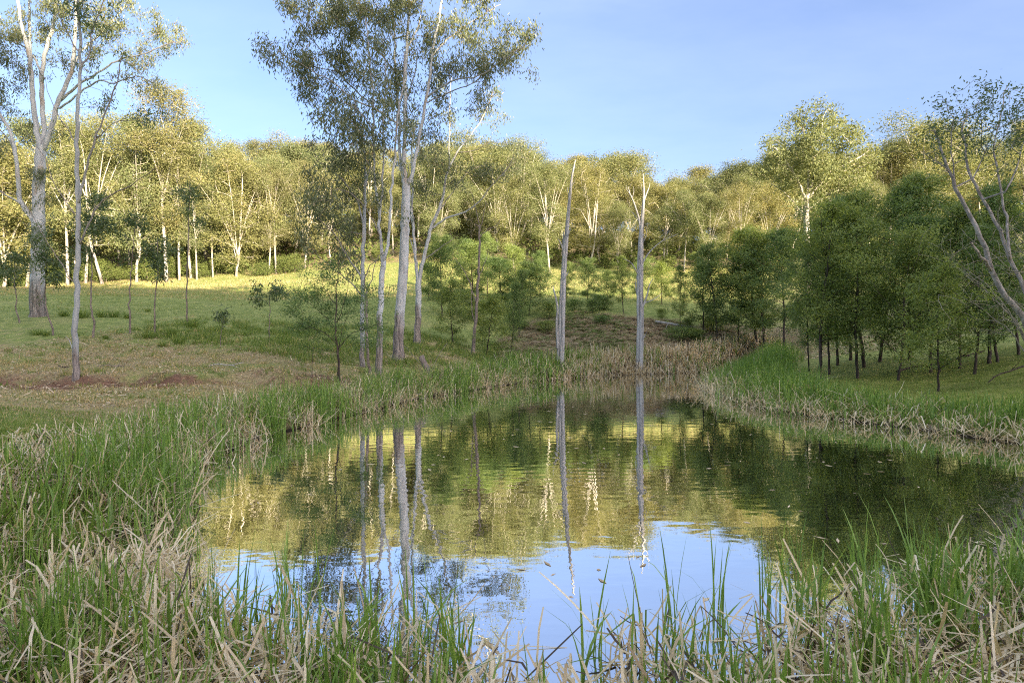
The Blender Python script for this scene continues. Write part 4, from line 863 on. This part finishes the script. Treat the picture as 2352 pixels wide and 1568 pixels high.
# ------------------------------------------------------------------ reeds
def blades(base, az, lean, curl, L, wd, kink, kang, rnd, rg, seg=4, blunt=None):
    """reed leaves: ribbons of 'seg' pieces, leaning, curling over, some snapped at a kink"""
    n = len(base); P = np.zeros((n, seg+1, 3)); P[:, 0] = base; th = lean.copy(); h = np.stack([np.cos(az), np.sin(az)], -1)
    for i in range(seg):
        t = (i+.5)/seg; a = lean+curl*t**1.4+np.where(kink <= i, kang, 0)
        st = L/seg; P[:, i+1, :2] = P[:, i, :2]+h*(np.sin(a)*st)[:, None]; P[:, i+1, 2] = P[:, i, 2]+np.cos(a)*st
    P[:, 1:, 2] = np.maximum(P[:, 1:, 2], base[:, None, 2]+.02+.05*rg.uniform(0, 1, (n, 1)))
    tw = rg.uniform(-.9, .9, n); side = np.stack([-np.sin(az)*np.cos(tw)+np.cos(az)*np.sin(tw), np.cos(az)*np.cos(tw)+np.sin(az)*np.sin(tw), 0*az], -1)
    prof = np.interp(np.linspace(0, 1, seg+1), [0, .25, .7, 1], [.75, 1, .8, .06])
    prof = np.repeat(prof[None], n, 0)
    if blunt is not None: prof[blunt] = np.interp(np.linspace(0, 1, seg+1), [0, .3, .8, 1], [.8, 1, .9, .65])[None]
    off = side[:, None]*(wd[:, None]*prof*.5)[..., None]
    V = np.stack([P-off, P+off], 2).reshape(n*(seg+1)*2, 3)
    q = np.arange(n*(seg+1)*2).reshape(n, seg+1, 2)
    Fq = np.stack([q[:, :-1, 0], q[:, :-1, 1], q[:, 1:, 1], q[:, 1:, 0]], -1).reshape(-1, 4)
    return V, Fq, np.repeat(rnd, (seg+1)*2)

def reed_bed(name, label, pts, green, hgt, seed, wid=.02, fallen=.5, per=5, spread=.07):
    """pts: plant positions; green: share of green leaves; fallen: share of the dead leaves that lie broken"""
    rg = np.random.default_rng(seed); n = len(pts)
    z = np.maximum(height(pts[:, 0], pts[:, 1]), -.06)
    isg = rg.uniform(0, 1, n) < green
    k = np.where(isg, per, per+1); idx = np.repeat(np.arange(n), k); N = len(idx); g = isg[idx]
    base = np.stack([pts[idx, 0]+rg.normal(0, spread, N)*np.where(g, .6, 1.6), pts[idx, 1]+rg.normal(0, spread, N)*np.where(g, .6, 1.6), z[idx]-.03], -1)
    H = hgt[idx]*rg.uniform(.6, 1.15, N); az = rg.uniform(0, 2*np.pi, N)
    lean = np.where(g, np.abs(rg.normal(.04, .13, N)), np.abs(rg.normal(.50, .38, N))); curl = np.where(g, np.where(rg.uniform(0, 1, N) < .16, rg.uniform(.9, 1.9, N), np.abs(rg.normal(.10, .28, N))), rg.normal(.05, .25, N))
    fl = (~g) & (rg.uniform(0, 1, N) < fallen); lean = np.where(fl, rg.uniform(.6, 1.5, N), lean); base[:, 2] += np.where(fl, rg.uniform(0, .28, N), 0)
    kink = np.where((~g) & (rg.uniform(0, 1, N) < .5), rg.integers(1, 4, N), np.where(rg.uniform(0, 1, N) < .1, 2, 9)); kang = rg.uniform(.5, 1.9, N)
    L = np.where(g, H*1.08, H*rg.uniform(.45, 1.15, N))
    wd = wid*np.where(g, 1, 1.0)*rg.uniform(.55, 1.35, N)
    rnd = np.where(g, np.clip(rg.normal(.24, .10, N), 0, .47), np.clip(rg.normal(.76, .13, N), .5, 1.0))
    old = (~g) & (rg.uniform(0, 1, N) < .16); rnd = np.where(old, rg.uniform(.497, .52, N), rnd); L = np.where(old, L*.6, L)
    V, Fq, r = blades(base, az, lean, curl, L, wd, kink, kang, rnd, rg, 4, ~g)
    o = mesh_np(name, V, Fq, MAT['reed'], None, {'rnd': r}); return tag(o, label, 'reeds', kind='stuff')

def scatter(x0, x1, y0, y1, dens, rg):
    n = int((x1-x0)*(y1-y0)*dens); return np.stack([rg.uniform(x0, x1, n), rg.uniform(y0, y1, n)], -1)
TG = np.array(PTAG)
def bank_points(box, dens, tagc, prob, seed):
    rg = np.random.default_rng(seed); p = scatter(*box, dens, rg); s, i = pond(p[:, 0], p[:, 1])
    keep = (TG[i] == tagc) & (rg.uniform(0, 1, len(p)) < prob(s, p[:, 0], p[:, 1])); p = p[keep]; return p, s[keep], rg

# left bank: a dense bed widening towards the camera
wleft = lambda y: np.interp(y, [5, 8, 11, 14, 18, 26, 34], [5.5, 3.4, 2.8, 2.2, 1.8, 1.6, 1.8])
p, s, rg = bank_points((-13, 4, 4.5, 36), 62, 'L', lambda s, x, y: np.where(s > 0, 1-sstep(s, wleft(y)*.5, wleft(y)), sstep(s, -.40, .05))*(1-.25*sstep(y, 10, 20)), 401)
cl = fbm(p[:, 0]*.9, p[:, 1]*.9, 41)
gsh = np.clip(.46+.65*cl-.22*sstep(s, 1.2, 3.5)*(p[:, 1] < 11), .10, .90)
hgt = np.interp(p[:, 1], [5, 9, 14, 36], [.72, .78, .80, .95])*(1-.5*sstep(s, 0.4, 2.8))*(1+.25*cl)
reed_bed('reeds', 'dense green and straw reeds bordering the left bank of the pond', p, gsh, hgt, 402, .016, .5, 6)
# left foreground
p, s, rg = bank_points((-8, 0, 2.0, 7), 1, 'L', lambda s, x, y: s*0+1, 403)
rg = np.random.default_rng(404); p = scatter(-8.5, -1.2, 1.7, 7.2, 85, rg); s, i = pond(p[:, 0], p[:, 1]); u = CU+F*p[:, 0]/p[:, 1]
pr = np.where(s > 0, 1.0, sstep(s, -.8, -.05))*sstep(-p[:, 0], .8, 2.0)
pr = np.maximum(pr, (1-sstep(u, 330, 640))*(p[:, 1] < 5.8)*.8)*(1-sstep(u, 420, 700)*sstep(p[:, 1], 5, 5.6))
pr = pr*np.where(p[:, 1] > np.interp(u, [0, 300, 420, 700], [9, 9, 5.0, 4.5]), 0, 1)
k = (rg.uniform(0, 1, len(p)) < pr) & (p[:, 1] > 2.2); p = p[k]; cl = fbm(p[:, 0]*1.1, p[:, 1]*1.1, 47)
reed_bed('reeds', 'thick tangle of green and dead straw reeds in the left foreground', p, np.clip(.36+.75*cl, .05, .92), .58*(1+.3*cl), 405, .017, .5, 6)
# the strip of reeds across the near edge
rg = np.random.default_rng(406); p = scatter(-3.4, 7.2, 2.15, 6.0, 105, rg); u = CU+F*p[:, 0]/p[:, 1]; v = CV+F*CH/p[:, 1]
far = np.interp(u, [0, 400, 700, 1000, 1150, 1300, 1450, 1700, 1900, 2100, 2400], [5.4, 4.7, 4.3, 4.05, 3.9, 3.8, 3.95, 4.2, 4.6, 5.3, 5.9])
pr = (1-sstep(p[:, 1], far*.82, far*1.04))*np.interp(u, [0, 700, 1000, 1130, 1340, 1500, 1800, 2400], [1, .95, .85, .62, .62, .85, .9, 1])
pr *= .55+.45*sstep(fbm(p[:, 0]*1.4, p[:, 1]*1.4, 51), -.35, .15)
k = rg.uniform(0, 1, len(p)) < pr; p = p[k]; cl = fbm(p[:, 0]*1.3, p[:, 1]*1.3, 53)
reed_bed('reeds', 'green reed blades over bleached broken stalks along the near edge of the pond', p, np.clip(.34+.7*cl, .05, .9), .60*(1+.3*cl), 407, .018, .6, 6)
# thin front fringe of standing green blades out in the water
rg = np.random.default_rng(408); p = scatter(-4.2, 6.5, 3.2, 6.4, 26, rg); u = CU+F*p[:, 0]/p[:, 1]
far = np.interp(u, [0, 400, 700, 1000, 1150, 1300, 1450, 1700, 1900, 2100, 2400], [5.8, 5.3, 4.9, 4.6, 4.4, 4.3, 4.5, 4.8, 5.2, 5.9, 6.4])
k = (p[:, 1] < far) & (p[:, 1] > far*.8) & (rg.uniform(0, 1, len(p)) < .10+.6*sstep(fbm(p[:, 0]*1.7, p[:, 1]*1.7, 57), .0, .4)); p = p[k]
reed_bed('reeds', 'sparse upright green reed blades standing out in the near water', p, np.full(len(p), .92), np.full(len(p), .72), 409, .016, .3, 4, .04)
# right bank
p, s, rg = bank_points((7.5, 19, 7.5, 42), 46, 'R', lambda s, x, y: np.where(s > 0, 1-sstep(s, 1.2, 2.6+1.2*sstep(y, 17, 22)), sstep(s, -.8, -.05))*(1-.3*sstep(y, 26, 34)), 411)
cl = fbm(p[:, 0]*.9, p[:, 1]*.9, 61); hgt = np.interp(p[:, 1], [8, 14, 20, 26, 40], [.62, .58, .72, .95, 1.1])*(1+.2*cl)
reed_bed('reeds', 'green reeds with a collapsed straw edge along the right bank', p, np.clip(np.interp(s, [-.5, .1, .8, 2], [.22, .38, .8, .85])+.3*cl, .05, .95), hgt, 412, .02, .75)
# far bank: tall and mostly dead
p, s, rg = bank_points((-1, 20, 29, 46), 50, 'F', lambda s, x, y: np.where(s > 0, 1-sstep(s, 1.8, 3.0), sstep(s, -.6, -.05)), 421)
u = CU+F*p[:, 0]/p[:, 1]; cl = fbm(p[:, 0]*.6, p[:, 1]*.6, 63)
reed_bed('reeds', 'tall bleached dead reeds along the far bank between the dead trunks', p, np.clip(np.interp(u, [1180, 1330, 1450, 1700], [.5, .25, .12, .06])+.25*cl, 0, .8), .98*(1+.18*cl), 422, .036, .15)

# ------------------------------------------------------------------ grasses, litter and bracken
def grass_field(name, label, pts, hgt, rnd, seed, wd=.014, lean=.5, cat='grass', seg=2):
    rg = np.random.default_rng(seed); n = len(pts); z = height(pts[:, 0], pts[:, 1]); base = np.stack([pts[:, 0], pts[:, 1], z-.015], -1)
    V, Fq, r = blades(base, rg.uniform(0, 6.28, n), np.abs(rg.normal(0, lean, n)), np.abs(rg.normal(.4, .5, n)), hgt*rg.uniform(.5, 1.3, n), np.full(n, wd)*rg.uniform(.7, 1.3, n), np.full(n, 9), np.zeros(n), np.clip(rnd, 0, 1), rg, seg)
    return tag(mesh_np(name, V, Fq, MAT['grass'], None, {'rnd': r}), label, cat, kind='stuff')
rg = np.random.default_rng(501)
p = scatter(-22, 4, 9, 34, 190, rg); d, dr, br, mo = zones(p[:, 0], p[:, 1]); s, i = pond(p[:, 0], p[:, 1]); u = CU+F*p[:, 0]/p[:, 1]
k = (s > .8) & (u > -60) & (rg.uniform(0, 1, len(p)) < np.clip(1.0-d*1.6, 0.0, 1)*np.interp(p[:, 1], [9, 14, 34], [1, .8, .6])) & (TG[i] == 'L'); p = p[k]; d, dr, br, mo = [q[k] for q in (d, dr, br, mo)]
n1 = fbm(p[:, 0]*.45, p[:, 1]*.45, 71)
rnd = np.where(rg.uniform(0, 1, len(p)) < np.clip(dr*.85+.25*n1, .05, .95), rg.uniform(.8, 1, len(p)), rg.uniform(.1, .75, len(p)))
grass_field('grass', 'short mixed green and dry grass on the left bank around the bare soil', p, .085+.05*np.clip(n1, 0, 1), rnd, 502, .013, .6)
# longer clumps of grass under the saplings and the gums
p = scatter(-21, 2, 22, 40, 130, rg); u = CU+F*p[:, 0]/p[:, 1]; n1 = fbm(p[:, 0]*.8, p[:, 1]*.8, 73)
k = (u > 330) & (n1 > -.08) & (p[:, 1] > np.interp(u, [330, 500, 700, 950, 1100], [30, 27, 23.5, 26, 30])) & (p[:, 1] < np.interp(u, [330, 500, 1100], [36, 38, 40])); p = p[k]; n1 = n1[k]
grass_field('grass', 'longer green grass in clumps between the saplings and the pond-side gums', p, .28+.3*np.clip(n1, 0, 1), rg.uniform(.05, .80, len(p)), 503, .022, .4)
# moss-green turf of the right bank
p = scatter(9, 24, 10, 30, 130, rg); s, i = pond(p[:, 0], p[:, 1]); u = CU+F*p[:, 0]/p[:, 1]
k = (s > 1.2) & (TG[i] == 'R') & (u < 2420) & (rg.uniform(0, 1, len(p)) < .8); p = p[k]
grass_field('grass', 'short mossy green turf on the right bank under the wattles', p, np.full(len(p), .07), rg.uniform(.3, .9, len(p)), 504, .013, .7)
# tufts of longer dry and green grass dotted over the slope
c = scatter(-23, 2, 14, 40, 1.5, rg); s, i = pond(c[:, 0], c[:, 1]); u = CU+F*c[:, 0]/c[:, 1]; c = c[(s > 1.6) & (TG[i] == 'L') & (u > -50) & (u < 1050)]; kk = 26
p = np.repeat(c, kk, 0)+rg.normal(0, .10, (len(c)*kk, 2)); dd = zones(c[:, 0], c[:, 1])[1]
base_r = np.where(rg.uniform(0, 1, len(c)) < .15+.65*dd, .88, .4)
grass_field('grass', 'scattered tufts of longer dry and green grass on the left slope', p, np.repeat(rg.uniform(.10, .26, len(c)), kk), np.repeat(base_r, kk)+rg.normal(0, .1, len(p)), 508, .016, .45)
# lush grass behind the reeds, far left
p = scatter(-13, -4, 6.5, 13, 330, rg); s, i = pond(p[:, 0], p[:, 1]); u = CU+F*p[:, 0]/p[:, 1]
k = (s > 2.0) & (u > -60); p = p[k]
grass_field('grass', 'lush green grass behind the reeds at the far left', p, np.full(len(p), .10), rg.uniform(.1, .72, len(p)), 505, .010, .6)
# dark grass on the crest of the far bank and in the pasture
p = scatter(-48, 24, 36, 66, 13, rg); u = CU+F*p[:, 0]/p[:, 1]; k = (u > -40) & (u < 1800); p = p[k]; n1 = fbm(p[:, 0]*.3, p[:, 1]*.3, 79)
k = (n1 > -.25) & ((u[:len(p)] if len(u) == len(p) else CU+F*p[:, 0]/p[:, 1]) < 1800); p = p[k]
grass_field('grass', 'uneven grazed grass of the shaded pasture', p, .10+.14*np.clip(n1[k], 0, 1), rg.uniform(.1, .82, len(p)), 506, .03, .6)

# grass of the sunlit pasture beyond the shadow's edge, blades paled to look sunlit
p = scatter(-98, 44, 58, 110, 15.0, rg); u = CU+F*p[:, 0]/p[:, 1]; k = (u > -40) & (u < 1760) & (p[:, 1] < np.interp(u, [0, 640, 900, 1700], [99, 103, 110, 100])); p = p[k]; n1 = fbm(p[:, 0]*.12, p[:, 1]*.12, 78)
grass_field('grass', 'sunlit yellow-green grass of the pasture below the forest edge', p, .22+.10*n1, np.clip(rg.uniform(.62, 1.0, len(p))+.2*n1, 0, 1), 507, .07, .5, seg=1)

def flat_litter(name, label, pts, seed, ln=.09, wd=.03, mat='litter', lift=.012, cat='leaf litter'):
    rg = np.random.default_rng(seed); n = len(pts); z = height(pts[:, 0], pts[:, 1])+lift; c = np.stack([pts[:, 0], pts[:, 1], z], -1)
    a = rg.uniform(0, 6.28, n); t = rg.normal(0, .35, (n, 2)); d = np.stack([np.cos(a), np.sin(a), t[:, 0]], -1); w = np.stack([-np.sin(a), np.cos(a), t[:, 1]], -1)
    L = ln*rg.uniform(.5, 1.4, n)[:, None]; Wd = wd*rg.uniform(.6, 1.3, n)[:, None]
    V = np.stack([c-d*L/2, c+w*Wd/2, c+d*L/2, c-w*Wd/2], 1).reshape(-1, 3); V[:, 2] += .02
    o = mesh_np(name, V, np.arange(4*n).reshape(n, 4), MAT[mat], None, {'rnd': np.repeat(rg.uniform(0, 1, n), 4)}); return tag(o, label, cat, kind='stuff')
p = scatter(-23, 3, 14, 33, 78, rg); d, dr, br, mo = zones(p[:, 0], p[:, 1]); s, i = pond(p[:, 0], p[:, 1]); n1 = fbm(p[:, 0]*.7, p[:, 1]*.7, 83)
k = (s > 1.5) & (TG[i] == 'L') & (rg.uniform(0, 1, len(p)) < np.clip(np.maximum(dr, d)*.8+.9*n1, 0, 1)); p = p[k]
flat_litter('leaf_litter', 'pale fallen gum leaves scattered over the dry soil of the left bank', p, 511, .10, .034)
p = scatter(3, 26, 24, 48, 40, rg); d, dr, br, mo = zones(p[:, 0], p[:, 1]); s, i = pond(p[:, 0], p[:, 1])
k = (s > 1.2) & (br > .3); p = p[k]
flat_litter('leaf_litter', 'brown leaf litter over the far bank and under the wattles', p, 512, .16, .05)

p = scatter(-22, 3, 15, 31, 1.1, rg); d, dr, br, mo = zones(p[:, 0], p[:, 1]); s, i = pond(p[:, 0], p[:, 1]); p = p[(s > 1.8) & (TG[i] == 'L') & (dr > .25)]
flat_litter('fallen_twigs', 'fallen twigs and bark strips lying on the dry left bank', p, 513, .55, .028, 'litter', .03, 'twigs')

# bracken: arching fronds of small leaflets, brown with green patches
rg = np.random.default_rng(521); p = scatter(-1, 19, 33.5, 51, 11, rg); s, i = pond(p[:, 0], p[:, 1]); u = CU+F*p[:, 0]/p[:, 1]; n1 = fbm(p[:, 0]*.45, p[:, 1]*.45, 87)
k = (s > 1.6) & (u > 1120) & (u < 1780) & (p[:, 1] < np.interp(u, [1120, 1200, 1340, 1700], [40, 47, 50, 49])+1.2*fbm(p[:, 0]*.5, p[:, 1]*.5, 89)) & (rg.uniform(0, 1, len(p)) < .75+.3*n1); p = p[k]; n1 = n1[k]; u = u[k]
nf = 6; pts = np.repeat(p, nf, 0); n = len(pts); z = height(p[:, 0], p[:, 1]).repeat(nf); az = rg.uniform(0, 6.28, n); L = rg.uniform(.30, .70, n)
gmix = np.repeat(np.where(rg.uniform(0, 1, len(p)) < np.clip(.28+.7*n1+.25*((u > 1290) & (u < 1420)), 0, 1), 1, 0), nf)
m = 9; t = (np.arange(m)+.7)/m
cx = pts[:, 0, None]+np.cos(az)[:, None]*L[:, None]*t; cy = pts[:, 1, None]+np.sin(az)[:, None]*L[:, None]*t; cz = z[:, None]+L[:, None]*(1.15*t-.85*t*t)
cen = np.stack([cx, cy, cz], -1); sd = np.stack([-np.sin(az), np.cos(az), 0*az], -1)[:, None]; fw = np.stack([np.cos(az), np.sin(az), 0*az], -1)[:, None]
wl = (.15*(1-t*.75))[None, :, None]; V = np.stack([cen+sd*wl-fw*.01+np.array((0, 0, -.04)), cen-fw*.016, cen-sd*wl-fw*.01+np.array((0, 0, -.04)), cen+fw*.016], 2).reshape(-1, 3)
rn = np.where(gmix == 1, rg.uniform(.68, 1, n), rg.uniform(0, .64, n))
tag(mesh_np('bracken', V, np.arange(len(V)).reshape(-1, 4), MAT['bracken'], None, {'rnd': np.repeat(rn, m*4)}), 'brown and green bracken covering the far bank below the crest', 'bracken', kind='stuff')

# separate grass tussocks on the left
def tussock(seed):
    rg = np.random.default_rng(seed); n = 150; base = np.stack([rg.normal(0, .12, n), rg.normal(0, .10, n), np.full(n, -.03)], -1)
    V, Fq, r = blades(base, np.arctan2(base[:, 1], base[:, 0])+rg.normal(0, .5, n), np.abs(rg.normal(.3, .25, n)), np.abs(rg.normal(.6, .4, n)), rg.uniform(.28, .62, n), np.full(n, .016), np.full(n, 9), np.zeros(n), np.clip(rg.normal(.35, .22, n), 0, .9), rg, 3)
    return as_proto(mesh_np('blades', V, Fq, MAT['grass'], None, {'rnd': r}))
TUS = [tussock(s) for s in (601, 602, 603)]
for q, (u, v, sc, lab) in enumerate([
    (146, 727, 1.0, 'grass tussock right beside the big left gum'), (192, 730, 1.35, 'wide grass tussock just right of the slender gum'), (232, 729, 1.1, 'grass tussock beside the tall leafy sapling'),
    (262, 729, 1.2, 'grass tussock midway between the second and third saplings'), (292, 731, .9, 'grass tussock at the straight third sapling'), (84, 770, .8, 'left one of two small tussocks below the big left gum'), (104, 771, .7, 'right one of two small tussocks below the big left gum'),
    (243, 779, .6, 'little grass tussock in the litter below the saplings'), (338, 778, 1.0, 'brownish tussock at the foot of the drooping sapling'), (393, 772, 1.0, 'tussock right of the drooping sapling, upper of two'), (412, 790, 1.0, 'tussock right of the drooping sapling, lower of two'), (340, 716, .7, 'small tussock out on the open shaded pasture'),
    (442, 752, 1.2, 'tussock just right of the tallest sapling'), (372, 797, .7, 'pale tussock low on the litter slope')]):
    x, y, z = ground_hit(u, v)
    place_copy(TUS[q % 3], 'grass_tussock', lab, 'grass tussock', (x, y, z), 'grass tussocks on the left', q*1.3, sc)

# ------------------------------------------------------------------ fallen wood
def wood(name, label, cat, limbs, bark, seed, twigs=None, y=None, foot=None):
    """limbs: polylines (u, v, width px, lift m) laid on the ground under those pixels"""
    rg = np.random.default_rng(seed); first = limbs[0][0]; x0, y0, z0 = ground_hit(*foot) if foot else ground_hit(first[0], first[1])
    e = thing(name, label, cat, (x0, y0, z0))
    for k, L in enumerate(limbs):
        pts = []
        for (u, v, w, dy) in L:
            yy = y0+dy; pts.append((*W(u, v, yy), w/2/F*yy))
        sk = Sk(3000); sk.limb(pts, .12, True, .006, rg); V, Fq, H, R = sk.mesh(np.array((x0, y0, z0)), (9, 7, 5, 4))
        mesh_np('trunk' if k == 0 else 'branch', V, Fq, MAT[bark], e, {'h': H+1, 'rad': R}, True)
wood('fallen_log', 'broken grey log propped on the bank below the gum clump', 'log', [[(968, 818, 12, .3), (975, 835, 13, .2), (984, 850, 12, .05), (993, 862, 9, 0)], [(990, 858, 5, 0), (1002, 856, 5, -.2), (1012, 862, 4.5, -.4), (1021, 872, 3, -.6)], [(988, 858, 5, 0), (984, 868, 5, -.2), (982, 877, 4, -.3)], [(985, 852, 2, .1), (965, 835, 1.5, .5), (940, 806, 1, .9), (928, 793, .6, 1.2)], [(992, 852, 1.8, 0), (1005, 820, 1.2, .4), (1028, 786, .8, .9)]], 'bark_sapling', 701, foot=(992, 864))
wood('fallen_log', 'long grey fallen log on the bracken bank right of the dead trunks', 'log', [[(1505, 738, 5, 0), (1530, 742, 5.5, 0), (1560, 747, 5, -.1), (1592, 752, 3.5, -.2)], [(1535, 742, 2.2, -.2), (1528, 757, 1.4, -.5), (1520, 768, .8, -.8)]], 'deadwood', 702, foot=(1535, 752))
wood('fallen_branch', 'long dark dead branch lying through the wattles on the mossy right bank', 'branch', [[(2060, 853, 4, 0), (2100, 842, 4.5, .1), (2150, 836, 5, .2), (2200, 822, 5, .4), (2260, 806, 3.5, .6)], [(2200, 822, 3, .4), (2225, 808, 2.4, .2), (2238, 795, 1.2, 0)], [(2100, 842, 2.5, .1), (2075, 822, 1.6, .3), (2062, 800, .9, .5)], [(2150, 836, 2.2, .2), (2175, 815, 1.6, .3), (2210, 806, .9, .2)]], 'bark_dark', 703, foot=(2110, 858))
wood('fallen_branch', 'crooked fallen branch on the moss at the right edge', 'branch', [[(2270, 878, 2, 0), (2290, 862, 3, .1), (2320, 852, 3.4, .2), (2352, 840, 3.8, .3), (2380, 834, 4, .4)], [(2320, 852, 2, .2), (2335, 838, 1.5, .1), (2342, 828, .8, 0)], [(2290, 862, 1.6, .1), (2278, 866, 1, -.2), (2268, 880, .6, -.3)]], 'bark_dark', 704, foot=(2300, 876))
wood('fallen_branch', 'short black stick lying on the red soil left of the slender gum', 'branch', [[(134, 840, 2, 0), (146, 843, 2.6, 0), (160, 842, 1.6, 0)]], 'bark_dark', 705, foot=(146, 846))
wood('fallen_branch', 'thin grey fallen branch on the litter right of the slender gum', 'branch', [[(222, 842, 1.5, 0), (245, 838, 2.2, .1), (268, 841, 2.4, .1), (290, 838, 1.6, .2)], [(268, 841, 1.4, .1), (280, 830, 1, .2), (296, 826, .6, .3)]], 'bark_sapling', 709, foot=(255, 846))
wood('fallen_branch', 'forked grey fallen branch on the dry slope between slender gum and open wattle', 'branch', [[(470, 842, 1.6, 0), (500, 836, 2.4, .1), (530, 838, 2.6, .1), (560, 832, 1.4, .2)], [(530, 838, 1.5, .1), (548, 844, 1, 0), (570, 846, .6, 0)]], 'deadwood', 710, foot=(515, 844))
wood('fallen_branch', 'pale broken branch lying just below the row of paddock saplings', 'branch', [[(150, 772, 1, 0), (158, 780, 1.8, 0), (163, 792, 1.8, -.2), (164, 803, 1, -.4)]], 'deadwood', 711, foot=(160, 800))
wood('dead_stick', 'thin dark stick poking up from the litter left of the open wattle', 'stick', [[(716, 868, 1.6, 0), (717, 835, 1.4, .05), (719, 800, .9, .1)]], 'bark_dark', 706, foot=(716, 868))
wood('floating_stick', 'dark stick floating on the near water at right', 'stick', [[(1572, 1365, 4, 0), (1610, 1352, 4, .12), (1650, 1345, 3.5, .18), (1690, 1338, 1.5, .22)]], 'bark_dark', 707, foot=(1590, 1362))
wood('dead_stick', 'curved pale twig standing in the water beside the pointed dead trunk', 'stick', [[(1292, 872, 1.0, 0), (1302, 882, 1.0, -.3), (1325, 886, .8, -.5)]], 'bark_dark', 708, foot=(1300, 880))

# the tangle of pale dead twigs under the leaning tree
def twig_shrub(label, u, v, y, H, Wd, n, seed):
    rg = np.random.default_rng(seed); x = (u-CU)/F*y; z = float(height(np.array(x), np.array(y))); sk = Sk(20000)
    for i in range(9):
        a = rg.uniform(0, 6.28); L = H*rg.uniform(.55, 1); o = Wd*rg.uniform(.4, 1)
        e = np.array((np.cos(a)*o-Wd*.25, np.sin(a)*o, L)); sk.limb([(0, 0, -.1, .03), (*(e*np.array((.35, .35, .55))), .018), (*e, .005)], .25, sk.n == 0, .02, rg)
    a = rg.uniform(0, 6.28, n); q = rg.uniform(.2, 1.15, n); A = np.stack([np.cos(a)*q*Wd-Wd*.35, np.sin(a)*q*Wd, H*rg.uniform(.3, 1.05, n)], -1)
    sk.grow(A, .22, .12, .0055, rg); V, Fq, Hh, R = sk.mesh(np.zeros(3), (6, 5, 4, 3))
    e = thing('dead_shrub', label, 'shrub', (x, y, z)); mesh_np('twigs', V, Fq, MAT['twig_pale'], e, {'h': Hh, 'rad': R})
twig_shrub('tangle of pale bare twigs under the leaning tree at the right edge', 2395, 800, 17.6, 4.8, 2.2, 380, 721)
twig_shrub('second tangle of bare twigs beside it, cut off by the right edge', 2480, 800, 17.0, 5.4, 2.4, 300, 722)

# low bushes closing the view along the crest of the far bank
rg = np.random.default_rng(725)
for q in range(18):
    u = rg.uniform(1000, 1660); y = rg.uniform(44, 52); x = (u-CU)/F*y; z = float(height(np.array(x), np.array(y)))
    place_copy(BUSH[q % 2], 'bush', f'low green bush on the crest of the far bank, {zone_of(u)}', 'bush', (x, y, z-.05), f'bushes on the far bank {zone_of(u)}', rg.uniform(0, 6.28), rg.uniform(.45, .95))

# bits of leaf and stalk floating on the pond
rg = np.random.default_rng(731); n = 520; p = np.stack([rg.uniform(-4, 12, n), 3.2+rg.uniform(0, 1, n)**1.5*27], -1); s, i = pond(p[:, 0], p[:, 1]); n1 = fbm(p[:, 0]*.25, p[:, 1]*.25, 91); p = p[(s < -.5) & (n1 > -.1)]; n = len(p)
a = rg.uniform(0, 6.28, n); L = rg.uniform(.02, .09, n); wdt = rg.uniform(.008, .025, n); c = np.stack([p[:, 0], p[:, 1], np.full(n, .004)], -1)
d = np.stack([np.cos(a)*L, np.sin(a)*L, 0*a], -1); w = np.stack([-np.sin(a)*wdt, np.cos(a)*wdt, 0*a+.003], -1)
tag(mesh_np('floating_leaves', np.stack([c-d, c+w, c+d, c-w], 1).reshape(-1, 3), np.arange(4*n).reshape(n, 4), MAT['litter'], None, {'rnd': np.repeat(rg.uniform(.4, 1, n), 4)}), 'small pale leaf scraps floating on the open water', 'leaf litter', kind='stuff')

n = 260; p = np.stack([rg.uniform(-3.5, 6.5, n), rg.uniform(2.5, 4.1, n)], -1); s, i = pond(p[:, 0], p[:, 1]); p = p[(s < -.05)]; n = len(p)
a = rg.uniform(0, 6.28, n); L = rg.uniform(.08, .35, n); wdt = rg.uniform(.005, .011, n); c = np.stack([p[:, 0], p[:, 1], np.full(n, .005)], -1)
d = np.stack([np.cos(a)*L, np.sin(a)*L, rg.uniform(0, .02, n)], -1); w = np.stack([-np.sin(a)*wdt, np.cos(a)*wdt, 0*a], -1)
tag(mesh_np('floating_straw', np.stack([c-d+w, c+d+w, c+d-w, c-d-w], 1).reshape(-1, 3), np.arange(4*n).reshape(n, 4), MAT['reed'], None, {'rnd': np.repeat(np.where(rg.uniform(0, 1, n) < .3, .51, rg.uniform(.55, .95, n)), 4)}), 'dead reed stalks floating in the shallows by the near edge', 'reed stalks', kind='stuff')
